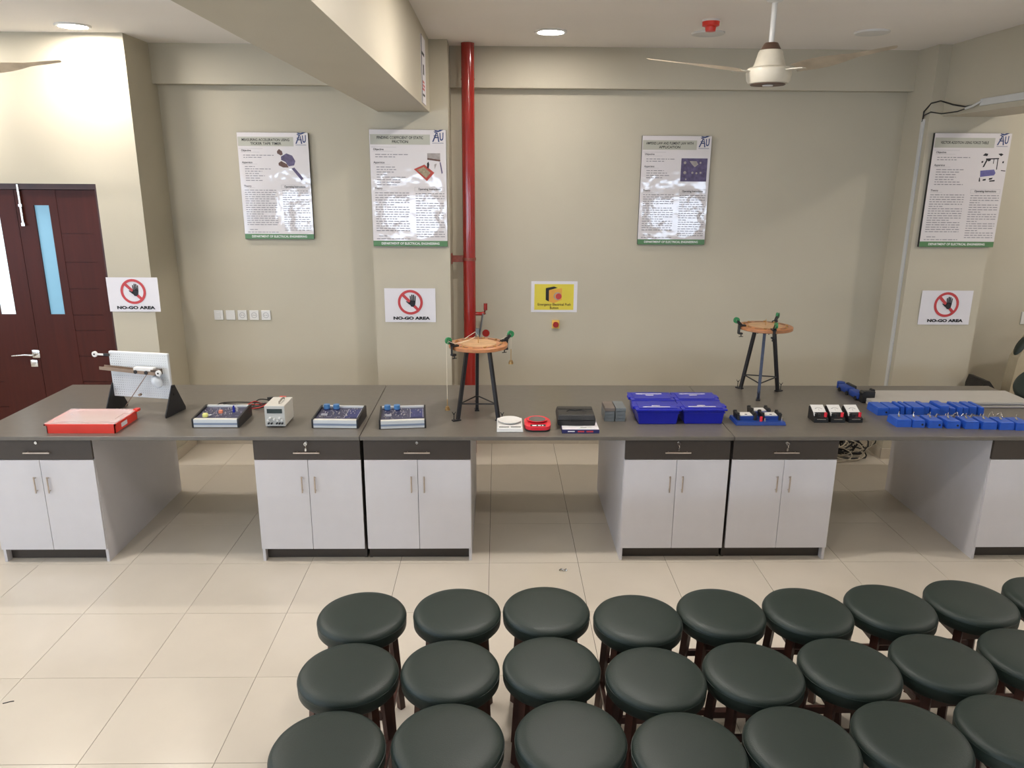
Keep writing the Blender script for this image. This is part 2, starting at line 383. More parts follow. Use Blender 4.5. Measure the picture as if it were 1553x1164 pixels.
# ------------------------------------------------------------------ counters
Y0, Y1, ZT = 4.63, 5.882, .90
for (a, b, lab) in ((-3.372, -.887, 'left length of the grey laminate worktop, carrying the white pegboard'), (-.883, 1.536, 'middle length of the grey laminate worktop, carrying the blue bins'), (1.54, 3.99, 'right length of the grey laminate worktop, carrying the pale boards')):
    tag(MB().b(a, b, Y0, Y1, ZT - .026, ZT, .003).build('worktop', topm), lab, 'worktop', 'grey worktops laid end to end')
def cabinet(x0, x1, ends, label, dx=0, key=False):
    w = x1 - x0; t = thing('base_cabinet', label, 'cabinet', (x0, 4.65, 0), 0, 'two-door base cabinets under the worktop')
    d = Y1 - 4.65 - .01; zt = ZT - .0265
    s1 = .018
    for (a, b, q) in ((0, s1, -1), (w - s1, w, 1)):
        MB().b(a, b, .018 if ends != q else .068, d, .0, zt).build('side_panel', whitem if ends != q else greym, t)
    MB().b(s1, w - s1, d - .018, d, .0, zt).b(s1, w - s1, .03, d - .018, .085, .1).b(s1, w - s1, .03, d - .018, .732, .745).build('carcass', whitem, t)
    MB().b(s1, w - s1, .068, .085, .003, .085).build('plinth', greym, t)
    MB().b(s1 + .002, w - s1 - .002, .0195, .022, .09, zt - .002).build('interior_shadow_gap', innerm, t)
    dz = MB().b(.002, w - .002, 0, .018, .737, .868, .0012).build('drawer', greym, t)
    hx = w / 2
    MB().cyl((hx, -.018, .788), .0055, .168, 12, rot=(0, PI / 2, 0)).cyl((hx - .062, -.008, .788), .004, .02, 8, rot=(PI / 2, 0, 0)).cyl((hx + .062, -.008, .788), .004, .02, 8, rot=(PI / 2, 0, 0)).build('handle', chromem, dz, smooth=True)
    lk = MB().cyl((hx, -.003, .853), .0095, .008, 20, rot=(PI / 2, 0, 0)).cyl((hx, -.006, .853), .007, .006, 20, rot=(PI / 2, 0, 0))
    if key:
        lk.b(hx - .0015, hx + .0015, -.03, -.008, .848, .858).ring(hx, .853, .011, .006, -.031, 16).tube([(hx, -.03, .845), (hx + .004, -.028, .83), (hx - .001, -.026, .82)], .0025, 6).b(hx - .006, hx + .005, -.028, -.024, .803, .822)
    lk.build('lock', steelm, dz, smooth=False)
    for (a, b, hh) in ((.002, w / 2 - .0015, w / 2 - .042), (w / 2 + .0015, w - .002, w / 2 + .042)):
        dd = MB().b(a, b, 0, .018, .098, .733, .0012).build('door', whitem, t)
        MB().cyl((hh, -.02, .568), .005, .112, 12).cyl((hh, -.009, .612), .0035, .02, 8, rot=(PI / 2, 0, 0)).cyl((hh, -.009, .524), .0035, .02, 8, rot=(PI / 2, 0, 0)).build('handle', chromem, dd, smooth=True)
    return t
cabinet(-3.30, -2.605, 0, 'leftmost white cabinet with a dark drawer, beside the brown door')
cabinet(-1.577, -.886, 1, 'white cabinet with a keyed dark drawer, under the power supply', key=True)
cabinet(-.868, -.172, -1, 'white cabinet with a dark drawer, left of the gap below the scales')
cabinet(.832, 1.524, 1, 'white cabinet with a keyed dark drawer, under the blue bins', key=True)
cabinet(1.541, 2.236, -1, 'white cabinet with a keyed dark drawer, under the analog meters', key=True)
cabinet(3.258, 3.95, 0, 'rightmost white cabinet, cut by the picture edge under blue blocks')

# ------------------------------------------------------------------ stools
def make_stool():
    t = thing('round_stool', 's', 'stool')
    H, R_ = .62, .203
    MB().lathe([(0, H), (.10, H - .0005), (.155, H - .003), (.180, H - .0075), (.191, H - .014), (.1975, H - .024), (.1985, H - .032)], 72).lathe([(.1985, H - .034), (.1992, H - .045), (.198, H - .072), (.190, H - .082), (0, H - .082)], 72).build('seat', vinylm, t, smooth=True)
    MB().lathe([(.196, H - .030), (.1998, H - .0305), (.2002, H - .033), (.1998, H - .0355), (.196, H - .036)], 72).build('piping', pipingm, t, smooth=True)
    ap = MB()
    for k in range(4):
        a = PI / 4 + k * PI / 2; c, s_ = math.cos(a), math.sin(a); c2, s2 = math.cos(a + PI / 2), math.sin(a + PI / 2)
        ap.bar((c * .15, s_ * .15, H - .112), (c2 * .15, s2 * .15, H - .112), .022, .058)
    ap.build('apron', woodlegm, t)
    for k in range(4):
        a = PI / 4 + k * PI / 2; c, s_ = math.cos(a), math.sin(a)
        MB().bar((c * .200, s_ * .200, 0), (c * .155, s_ * .155, H - .082), .034, .034, tw=.85).build('leg', woodlegm, t)
    for z_, rr in ((.17, .188), (.30, .178)):
        for k in range(4):
            if z_ > .2 and k % 2: continue
            a = PI / 4 + k * PI / 2; b_ = a + PI / 2
            MB().bar((math.cos(a) * rr, math.sin(a) * rr, z_ + .0), (math.cos(b_) * rr, math.sin(b_) * rr, z_), .018, .03).build('stretcher', woodlegm, t)
    return t
rowsxy = [[(-.61, 3.048), (-.182, 3.076), (.226, 3.089), (.634, 3.014), (1.026, 3.066), (1.428, 3.071), (1.826, 3.1), (2.229, 3.139), (2.635, 3.168)],
          [(-.594, 2.638), (-.188, 2.655), (.222, 2.676), (.632, 2.599), (1.032, 2.629), (1.434, 2.656), (1.833, 2.685), (2.238, 2.723)],
          [(-.586, 2.214), (-.172, 2.251), (.262, 2.264), (.667, 2.195), (1.071, 2.224), (1.474, 2.250), (1.878, 2.283)]]
ords = ['first', 'second', 'third', 'fourth', 'fifth', 'sixth', 'seventh', 'eighth', 'ninth']
rn = ['row nearest the cabinets', 'middle row', 'row cut by the lower picture edge']
ro = [[.1, .05, -.1, .2, .1, -.15, .05, 0, .1], [.15, .3, .05, -.1, .1, .05, 0, -.05], [0, .1, .05, -.05, .1, .2, .1]]
stool0 = make_stool(); first = True
rnd = random.Random(3)
for ri, row in enumerate(rowsxy):
    for ci, (x, y) in enumerate(row):
        lab = 'dark green stool, %s from left, %s' % (ords[ci], rn[ri])
        if first: s_ = stool0; s_.location = (x, y, 0); s_['label'] = lab; s_['group'] = 'dark green stools in rows'; first = False
        else: s_ = dup(stool0, (x, y, 0), 0, lab, 'dark green stools in rows')
    
# ------------------------------------------------------------------ posters
def bird(MBx, cx, cz, s, y):
    # letters A U with a wing sweeping over them
    A = lambda *p: MBx.flat([(cx + a * s, cz + b * s) for a, b in p], y)
    A((-.5, -.5), (-.36, -.5), (.0, .32), (-.08, .42)); A((-.02, .42), (.06, .30), (.22, -.5), (.08, -.5)); A((-.30, -.16), (-.24, -.05), (.16, -.05), (.17, -.16)); A((-.36, .02), (-.30, .10), (.05, .10), (.06, .04))
    A((.22, .32), (.32, .32), (.34, -.2), (.25, -.26)); A((.25, -.26), (.34, -.2), (.44, -.28), (.44, -.40), (.32, -.38)); A((.44, -.28), (.44, -.40), (.56, -.30), (.60, -.12), (.51, -.12)); A((.51, -.12), (.60, -.12), (.62, .36), (.52, .36))
    A((-.30, .60), (-.16, .44), (.10, .40), (.30, .46), (.64, .62), (.30, .62), (.10, .54)); A((-.36, .46), (-.16, .44), (-.05, .30), (-.22, .34))
    A((-.5, -.60), (.6, -.60), (.6, -.64), (-.5, -.64))
def poster(n, x, y, zt, w, hh, title, label, pic, body, rz=0):
    t = thing('poster', label, 'poster', (x, y, zt - hh), rz, 'laminated experiment posters')
    MB().b(0, w, -.03, -.003, 0, hh, .002).build('backing_board', blackm, t)
    MB().b(.001, w - .001, -.0315, -.0295, .001, hh - .001).build('print_sheet', posterm, t)
    yp = -.0322; U = lambda u_: u_ * w; V = lambda v: hh * (1 - v)
    MB().flat([(U(.01), V(.04)), (U(.79), V(.04)), (U(.79), V(.125)), (U(.01), V(.125))], -.0318).build('title_band', mat('pale_olive_print', (.47, .46, .38), .4, var=.02, coat=1), t)
    for i, l in enumerate(title): text('title_lettering', l, .030, U(.40), V(.068 + .034 * i if len(title) > 1 else .082), yp, inkm, t, sx=min(1, .44 / (.0185 * len(l))), bold=.0006)
    m_ = MB(); bird(m_, U(.885), V(.055), .085, yp); m_.build('logo', blueinkm, t, norm=False)
    MB().flat([(0.001, .001), (w - .001, .001), (w - .001, hh * .05), (.001, hh * .05)], -.0318).build('footer_band', greeninkm, t)
    text('footer_lettering', 'DEPARTMENT OF ELECTRICAL ENGINEERING', .026, U(.5), hh * .025, yp, mat('white_ink', (.8, .8, .78), .5, var=.02), t, sx=.93, bold=.0006)
    heads = {.165: 'Objective', .275: 'Apparatus', .495: 'Theory'}
    for v, s_ in heads.items(): text('heading_lettering', s_, .022, U(.045), V(v), yp, inkm, t, 'LEFT', bold=.0004)
    text('heading_lettering', 'Operating Instructions', .024, U(.77), V(.50), yp, inkm, t, bold=.0006, sx=.85)
    ln = MB()
    for (a, b, c, d) in ((.02, .35, .146, .1475), (.04, .3, .180, .1812), (.04, .26, .29, .2912), (.04, .2, .51, .5112), (.575, .965, .483, .4842), (.575, .965, .517, .5182), (.575, .577, .483, .518), (.963, .965, .483, .518)):
        ln.flat([(U(a), V(c)), (U(b), V(c)), (U(b), V(d)), (U(a), V(d))], yp)
    ln.build('rule_lines', greyinkm, t, norm=False)
    rr = random.Random(n); bt = MB()
    def line(u0_, u1_, v, hgt=.0062):
        a = u0_
        while a < u1_ - .01:
            b = min(u1_, a + rr.uniform(.02, .07)); bt.flat([(U(a), V(v)), (U(b), V(v)), (U(b), V(v + hgt)), (U(a), V(v + hgt))], yp); a = b + .012
    for v in (.205, .225): line(.07, .5 if v < .22 else .33, v)
    for i in range(body[0]): line(.08, rr.uniform(.22, .46), .31 + i * .0215)
    for i in range(17): line(.05, .50 if i % 6 != 5 else rr.uniform(.2, .45), .53 + i * .0205)
    line(.08, .2, .905); line(.05, .5, .93)
    for i in range(19): line(.585, .965 if i % 4 != 3 else rr.uniform(.68, .9), .535 + i * .0208)
    bt.build('body_lettering', greyinkm, t, norm=False, kind='stuff')
    pic(t, U, V, yp)
    return t
def poly(t, U, V, yp, pts, m, name='picture', dy=0): return MB().flat([(U(a), V(b)) for a, b in pts], yp - dy).build(name, m, t, norm=False)
browni = mat('brown_print', (.12, .06, .045), .5, var=.3, vscale=60); grayp = mat('grey_print', (.35, .31, .29), .5, var=.2, vscale=30); tanp = mat('tan_print', (.33, .27, .17), .5, var=.3, vscale=60)
def pic1(t, U, V, y):
    poly(t, U, V, y, [(.55, .17), (.58, .15), (.62, .17), (.63, .20), (.60, .21), (.55, .19)], browni)
    poly(t, U, V, y, [(.60, .22), (.68, .19), (.76, .21), (.80, .26), (.78, .30), (.70, .31), (.66, .27), (.60, .25)], purplem)
    poly(t, U, V, y, [(.56, .28), (.60, .26), (.68, .29), (.70, .32), (.62, .32), (.56, .30)], browni)
    poly(t, U, V, y, [(.74, .33), (.78, .32), (.90, .42), (.87, .44)], purplem)
def pic2(t, U, V, y):
    poly(t, U, V, y, [(.57, .33), (.71, .29), (.84, .36), (.74, .43)], mat('red_print', (.45, .06, .04), .5, var=.1)); poly(t, U, V, y, [(.61, .335), (.70, .31), (.79, .36), (.73, .405)], tanp, dy=.0002)
    poly(t, U, V, y, [(.75, .195), (.92, .195), (.92, .26), (.75, .25)], grayp); poly(t, U, V, y, [(.75, .235), (.92, .25), (.92, .265), (.75, .25)], browni, dy=.0002)
    poly(t, U, V, y, [(.745, .28), (.765, .265), (.775, .29), (.765, .325), (.745, .32)], inkm, dy=.0004); poly(t, U, V, y, [(.91, .27), (.925, .27), (.95, .36), (.935, .37)], purplem); poly(t, U, V, y, [(.84, .29), (.87, .28), (.87, .29), (.845, .33)], grayp)
def pic3(t, U, V, y):
    poly(t, U, V, y, [(.58, .20), (.96, .20), (.96, .41), (.58, .41)], purplem)
    for (a, b, r_) in ((.635, .24, .02), (.64, .33, .022), (.75, .33, .016), (.81, .335, .015), (.87, .33, .015), (.66, .39, .012), (.86, .24, .014)):
        poly(t, U, V, y, [(a + r_ * math.cos(k * PI / 5), b + r_ * .65 * math.sin(k * PI / 5)) for k in range(10)][::-1], grayp, dy=.0002)
    poly(t, U, V, y, [(.70, .225), (.80, .225), (.83, .255), (.78, .28), (.73, .25)], grayp, dy=.0002)
def pic4(t, U, V, y):
    for p in ([(.66, .19), (.69, .17), (.73, .175), (.72, .195)], [(.86, .175), (.90, .17), (.93, .18), (.90, .195)], [(.71, .215), (.88, .21), (.88, .22), (.71, .225)], [(.72, .22), (.74, .22), (.70, .29), (.68, .29)], [(.73, .22), (.78, .22), (.77, .235), (.74, .24)], [(.81, .22), (.82, .22), (.82, .26), (.81, .26)], [(.86, .22), (.872, .22), (.876, .31), (.864, .31)], [(.655, .24), (.68, .235), (.68, .25), (.66, .255)], [(.93, .24), (.95, .235), (.95, .255), (.93, .255)], [(.66, .38), (.67, .38), (.68, .415), (.66, .415)], [(.71, .395), (.75, .39), (.75, .405), (.71, .408)], [(.79, .385), (.84, .38), (.83, .395), (.79, .4)], [(.80, .405), (.87, .4), (.87, .412), (.80, .416)], [(.93, .315), (.99, .318), (.99, .325), (.93, .322)]):
        poly(t, U, V, y, p, inkm)
    poly(t, U, V, y, [(.66, .32), (.84, .31), (.865, .34), (.85, .36), (.67, .375)], mat('violet_print', (.12, .11, .30), .5, var=.15, vscale=30))
poster(1, -2.268, YB, 2.87, .617, .912, ['MEASURING ACCELERATION USING', 'TICKER TAPE TIMER'], 'laminated poster on acceleration with a ticker tape timer, above the wall sockets', pic1, (7,))
poster(2, -1.055, 6.60, 2.88, .630, .945, ['FINDING COEFFICIENT OF STATIC', 'FRICTION'], 'laminated poster on static friction with a small red tray picture', pic2, (8,))
poster(3, 1.270, YB, 2.868, .612, .942, ['AMPERES LAW AND FLEMENT LAW WITH', 'APPLICATION'], 'laminated poster on amperes law with a dark purple photo', pic3, (4,))
poster(4, 3.632, 6.60, 2.887, .648, .935, ['VECTOR ADDITION USING FORCE TABLE'], 'laminated poster on vector addition with black stand drawings, on the right pillar', pic4, (7,))

def nogo(x, y, zt, w, hh, label, rz=0):
    t = thing('warning_sign', label, 'sign', (x, y, zt - hh), rz, 'white NO-GO AREA paper signs')
    m_ = MB(); n = 10; a = [[m_.bm.verts.new((w * i / n, -.003 - .0035 * math.sin(i * 1.1 + j) ** 2, hh * j / 2)) for i in range(n + 1)] for j in range(3)]
    for j in range(2):
        for i in range(n): m_.bm.faces.new((a[j][i], a[j][i + 1], a[j + 1][i + 1], a[j + 1][i]))
    m_.build('paper_sheet', paperm, t, smooth=True)
    cx, cz, R_ = w * .505, hh * .59, hh * .365; y_ = -.0078
    MB().ring(cx, cz, R_, R_ * .80, y_).flat([(cx - R_ * .66, cz + R_ * .50), (cx - R_ * .50, cz + R_ * .66), (cx + R_ * .66, cz - R_ * .50), (cx + R_ * .50, cz - R_ * .66)], y_ + .0003).build('prohibition_ring', redinkm, t, norm=False)
    hm = MB(); s_ = R_
    hm.flat([(cx + a_ * s_, cz + b_ * s_) for a_, b_ in ((-.02, -.22), (.08, -.36), (.26, -.36), (.38, -.22), (.42, .05), (.40, .14), (.0, .14), (-.06, -.02))], y_ - .0004)
    for (a0, b0, a1, b1, ww) in ((.04, .1, .0, .50, .085), (.15, .1, .135, .60, .09), (.26, .1, .27, .58, .09), (.37, .06, .40, .48, .085)):
        hm.flat([(cx + (a0 - ww / 2) * s_, cz + b0 * s_), (cx + (a0 + ww / 2) * s_, cz + b0 * s_), (cx + (a1 + ww / 2) * s_, cz + b1 * s_), (cx + (a1) * s_, cz + (b1 + .05) * s_), (cx + (a1 - ww / 2) * s_, cz + b1 * s_)], y_ - .0004)
    hm.flat([(cx + a_ * s_, cz + b_ * s_) for a_, b_ in ((-.36, .06), (-.30, .10), (-.10, -.02), (.0, .05), (.02, -.25), (-.14, -.14))], y_ - .0004)
    hm.build('hand_symbol', inkm, t, norm=False)
    text('sign_lettering', 'NO-GO AREA', .034, w * .52, hh * .115, y_, inkm, t, sx=1.5, bold=.0020)
nogo(-3.289, 6.455, 1.677, .428, .290, 'NO-GO AREA sign taped beside the brown double door')
nogo(-.983, 6.598, 1.574, .443, .297, 'NO-GO AREA sign on the centre pillar, left of the red pipe')
nogo(3.735, 6.598, 1.572, .457, .303, 'NO-GO AREA sign on the right pillar below the vector poster')
# emergency sign and push button
t = thing('emergency_sign', 'white and yellow Emergency Electrical Push Button sign above the red button', 'sign', (.312, YB, 1.297))
MB().b(0, .428, -.004, -.001, 0, .288).build('paper_sheet', paperm, t)
MB().flat([(.03, .022), (.395, .022), (.395, .262), (.03, .262)], -.0045).build('yellow_panel', yellowinkm, t, norm=False)
MB().flat([(.135, .115), (.135, .225), (.21, .24), (.245, .228), (.165, .205), (.165, .10)], -.0049).build('box_picture', inkm, t, norm=False)
MB().flat([(.165, .10), (.165, .205), (.285, .225), (.285, .115), (.21, .085)], -.0052).build('box_picture', mat('orange_print', (.75, .38, .06), .5, var=.05), t, norm=False)
MB().ring(.245, .150, .036, .026, -.0055, 24).build('button_picture', grayp, t, norm=False)
MB().flat([(.255 + .028 * math.cos(k * PI / 8), .148 + .028 * math.sin(k * PI / 8)) for k in range(16)], -.0058).build('button_picture', redinkm, t, norm=False)
for i, l in enumerate(('Emergency Electrical Push', 'Button')): text('sign_lettering', l, .031, .215, .072 - .032 * i, -.005, mat('dark_brown_ink', (.10, .06, .01), .5, var=.03), t, bold=.0009, sx=.95)
t = thing('emergency_button', 'red emergency push button in a yellow housing on the wall', 'button', (.543, YB, 1.187))
MB().b(-.034, .034, -.045, 0, -.037, .037, .003).build('housing', mat('yellow_plastic', (.80, .50, .10), .4, var=.03), t)
MB().lathe([(0, -.062), (.022, -.061), (.027, -.055), (.027, -.048), (.016, -.046), (.016, -.02), (0, -.02)], 28, rot=(-PI / 2, 0, 0)).build('mushroom_button', mat('deep_red_plastic', (.38, .02, .02), .35, var=.05), t, smooth=True)
# beam sign (edge-on)
t = thing('beam_sign', 'white sign with a black edge high on the side of the centre beam', 'sign', (-.555, 5.90, 3.035))
MB().b(0, .006, 0, .30, 0, .46).build('paper_sheet', paperm, t)
MB().b(.006, .0085, 0, .012, 0, .46).build('black_edge', inkm, t)
for q in ((.03, .20, .33, .35), (.10, .17, .20, .27), (.06, .20, .05, .065)): MB().b(.006, .0075, *q).build('symbol', inkm, t)
MB().b(.006, .0075, .05, .18, .09, .105).b(.006, .0075, .07, .2, .115, .13).b(.006, .0075, .06, .17, .14, .155).build('red_lettering', redinkm, t)
# wall plates
for i in range(5):
    kind = ['switch', 'blank', 'socket', 'socket', 'socket'][i]
    t = thing('wall_plate', ['white single switch plate, leftmost of the five wall plates', 'blank white plate, second of the five wall plates', 'white round socket plate, middle of the five wall plates', 'white round socket plate, fourth of the five wall plates', 'white round socket plate, rightmost of the five wall plates'][i], 'wall plate', (-2.579 + i * .1087, YB, 1.261), 0, 'row of white wall plates')
    MB().b(-.042, .042, -.012, -.001, -.045, .045, .003).build('cover', whiteplasm, t)
    if kind == 'switch': MB().b(-.016, .016, -.017, -.011, -.026, .026, .002).build('rocker', whiteplasm, t)
    if kind == 'socket':
        MB().ring(0, 0, .026, .022, -.0125, 24).build('socket_ring', mat('grey_plastic', (.35, .35, .36), .5, var=.02), t, norm=False)
        MB().cyl((-.009, -.0125, 0), .0035, .002, 10, rot=(PI / 2, 0, 0)).cyl((.009, -.0125, 0), .0035, .002, 10, rot=(PI / 2, 0, 0)).build('pin_holes', blackm, t)
t = thing('wall_plate', 'white plate on the wall at the right picture edge', 'wall plate', (4.99, YB, 1.257))
MB().b(-.045, .045, -.012, -.001, -.06, .06, .003).build('cover', whiteplasm, t); MB().b(-.015, .015, -.017, -.011, -.03, .03, .002).build('rocker', whiteplasm, t)

# ------------------------------------------------------------------ red riser pipe
t = thing('riser_pipe', 'tall red gloss riser pipe beside the centre pillar', 'pipe', (-.249, 6.76, 0))
MB().cyl((0, 0, ZC / 2), .0555, ZC - .004, 40).build('pipe', redpipem, t, smooth=True)
MB().cyl((0, 0, 3.29), .0585, .012, 40).build('coupling', redpipem, t, smooth=True)
MB().lathe([(.0555, 1.80), (.0595, 1.80), (.0595, 1.825), (.0555, 1.825)], 40).b(-.155, -.05, -.012, .01, 1.785, 1.84).b(-.155, -.05, -.016, .014, 1.835, 1.842).b(-.157, -.147, -.03, .02, 1.77, 1.86).build('clamp', mat('rusty_red_paint', (.22, .05, .03), .5, var=.3, vscale=40), t)
MB().tube([(.05, 0, 1.325), (.11, -.01, 1.325), (.135, -.01, 1.335), (.142, -.01, 1.36), (.142, -.01, 1.42)], .017, 14).build('branch', redpipem, t, smooth=True)
MB().bar((.118, -.03, 1.33), (.06, -.05, .95), .03, .008).b(.055, .085, -.06, -.03, 1.14, 1.20).build('valve_lever', mat('grey_zinc', (.22, .24, .24), .4, .5, var=.1), t)
MB().lathe([(.022, -.006), (.032, -.006), (.034, 0), (.032, .006), (.022, .006)], 24, loc=(.145, -.02, 1.15), rot=(PI / 2, 0, 0)).cyl((.145, -.02, 1.15), .023, .006, 20, rot=(PI / 2, 0, 0)).build('hand_wheel', redpipem, t, smooth=True)

# ------------------------------------------------------------------ trunking on right pillar
t = thing('cable_trunking', 'white vertical cable trunking on the side of the right pillar', 'trunking', (3.58, 6.675, 0))
MB().b(-.016, 0, -.02, .02, .30, 3.0, .002).build('cover', trunkm, t)
t = thing('cable_trunking', 'white trunking running along the lower edge of the right beam', 'trunking', (3.687, 4.4, 3.085))
MB().b(-.018, 0, 0, 1.68, -.028, .022, .002).build('cover', trunkm, t)
m_ = MB().tube([(3.566, 6.675, 2.985), (3.565, 6.67, 3.06), (3.58, 6.60, 3.12), (3.60, 6.50, 3.13), (3.64, 6.38, 3.09), (3.665, 6.25, 3.065), (3.672, 6.15, 3.07), (3.674, 6.07, 3.09)], .006, 8)
m_.tube([(3.566, 6.68, 2.98), (3.564, 6.66, 3.03), (3.575, 6.58, 3.05), (3.61, 6.48, 3.03), (3.65, 6.33, 3.035), (3.672, 6.2, 3.06), (3.672, 6.08, 3.08)], .005, 8)
tag(m_.build('loose_cable', blackm, smooth=True), 'black cable looping between the two white trunkings', 'cable')
tag(MB().tube([(3.660, 6.24, 3.052), (3.666, 6.16, 3.063), (3.668, 6.06, 3.09)], .009, 10).build('loose_cable', trunkm, smooth=True), 'short white cable end beside the right beam trunking', 'cable')

# ------------------------------------------------------------------ counter objects
Z = ZT + .0005
# red tray
t = thing('storage_tray', 'shallow red plastic tray under a clear lid', 'tray', (-2.682, 4.85, Z))
m_ = MB(); W2, D2 = .218, .155
m_.taper(-W2 + .004, W2 - .004, -D2 + .004, D2 - .004, 0, .008, .002)
for (a, b, c, d) in ((-W2, W2, -D2, -D2 + .006), (-W2, W2, D2 - .006, D2), (-W2, -W2 + .006, -D2, D2), (W2 - .006, W2, -D2, D2)): m_.b(a, b, c, d, .0, .062)
m_.build('tray_body', redplasm, t)
m_ = MB(); R1, R2 = W2 + .010, D2 + .010
for (a, b, c, d) in ((-R1, R1, -R2, -D2), (-R1, R1, D2, R2), (-R1, -W2, -R2, R2), (W2, R1, -R2, R2)): m_.b(a, b, c, d, .054, .063)
m_.b(W2 - .01, R1 + .012, D2 - .03, R2 + .004, .056, .075, .003)
m_.build('rim', redplasm, t)
MB().b(-R1 + .003, R1 - .003, -R2 + .003, R2 - .003, .064, .068).b(-W2 + .035, W2 - .035, -D2 + .03, D2 - .03, .068, .0735, .002).build('lid', wavyclear, t)
MB().b(-.12, .15, -.08, .09, .009, .045, .004).b(-.17, -.13, -.1, .1, .009, .03).build('contents', mat('pale_contents', (.50, .46, .36), .7, var=.25, vscale=20), t)
MB().b(W2 + .0003, W2 + .0012, -.07, .01, .014, .042).build('label_sticker', paperm, t)
MB().b(W2 - .035, W2 + .008, -.135, -.085, .066, .076, .003).b(W2 - .035, W2 + .008, .055, .105, .066, .076, .003).build('clip', wavyclear, t)

# pegboard apparatus
t = thing('pegboard_apparatus', 'white pegboard with rail and pulleys on black triangular feet', 'lab apparatus', (-2.478, 5.165, Z), math.radians(-11))
pw, ph = .225, .325; zb = .105
MB().b(-pw, pw, -.012, .012, zb, zb + ph, .006).build('pegboard', mat('white_panel', (.68, .70, .70), .4, var=.02), t)
hs = MB()
for i in range(26):
    for j in range(18):
        if 9 <= j <= 11: continue
        x_ = -pw + .02 + i * (2 * pw - .04) / 25; z_ = zb + .02 + j * (ph - .04) / 17; q = .0022 if i < 5 else .0014
        hs.flat([(x_ - q, z_ - q), (x_ + q, z_ - q), (x_ + q, z_ + q), (x_ - q, z_ + q)], -.0126)
hs.build('peg_holes', mat('hole_grey', (.12, .12, .12), .8, var=.05), t, norm=False, kind='stuff')
for sx in (-1, 1):
    x_ = sx * (pw - .005) + (.012 if sx > 0 else -.006)
    MB().prismx([(-.115, 0), (.115, 0), (.115, .02), (.016, .205), (-.014, .205), (-.115, .02)], x_ - .004, x_ + .004).build('foot', blackmetm, t)
    MB().cyl((x_, 0, .195), .012, .016, 16, rot=(0, PI / 2, 0)).cyl((x_, 0, .14), .01, .014, 16, rot=(0, PI / 2, 0)).build('foot_bolt', blackm, t, smooth=True)
MB().box((-.045, -.055, zb + .205), (.42, .05, .006), rot=(0, math.radians(3), 0)).box((-.045, -.081, zb + .208), (.42, .004, .022), rot=(0, math.radians(3), 0)).box((-.045, -.03, zb + .208), (.42, .004, .022), rot=(0, math.radians(3), 0)).build('rail', mat('bronze_rail', (.30, .22, .16), .35, .5, var=.1), t)
c_ = MB().b(.0, .15, -.078, -.038, zb + .21, zb + .235, .004).build('trolley', whiteplasm, t)
MB().cyl((.02, -.083, zb + .205), .013, .008, 18, rot=(PI / 2, 0, 0)).cyl((.10, -.083, zb + .203), .013, .008, 18, rot=(PI / 2, 0, 0)).build('wheel', blackm, c_, smooth=True)
def pulley(x_, y_, z_, r_, p, name='pulley'):
    o = MB().lathe([(0, -.006), (r_, -.006), (r_ * .88, 0), (r_, .006), (0, .006)], 28, loc=(x_, y_, z_), rot=(PI / 2, 0, 0)).build(name, whiteplasm, p, smooth=True)
    MB().cyl((x_, y_ - .007, z_), r_ * .3, .004, 14, rot=(PI / 2, 0, 0)).build('axle', blackm, o, smooth=True)
pulley(-.325, -.02, zb + ph - .025, .020, t); MB().b(-.31, -.25, -.024, -.016, zb + ph - .031, zb + ph - .019).build('pulley_arm', whiteplasm, t)
MB().b(-.255, -.215, -.026, -.010, zb + ph - .033, zb + ph - .017).build('pulley_clamp', blackm, t)
pulley(.195, -.085, zb + .205, .020, t)
MB().b(.13, .19, -.08, -.03, zb + .185, zb + .225, .004).build('rail_clamp', mat('dark_bronze', (.10, .07, .05), .4, .4, var=.2), t)
MB().bar((.10, -.06, zb + .20), (-.10, -.07, .055), .006, .004).cyl((.02, -.065, .143), .009, .02, 14, rot=(PI / 2, 0, 0)).build('support_rod', mat('bronze_rail', (0, 0, 0)), t)
MB().lathe([(0, -.05), (.02, -.045), (.034, -.01), (.03, .02), (.012, .04), (0, .042)], 16, loc=(.155, -.06, zb + .14), rot=(0, math.radians(-28), 0)).build('hanging_bag', mat('frosted_plastic', (.70, .74, .78), .3, alpha=.75, var=.05), t, smooth=True)

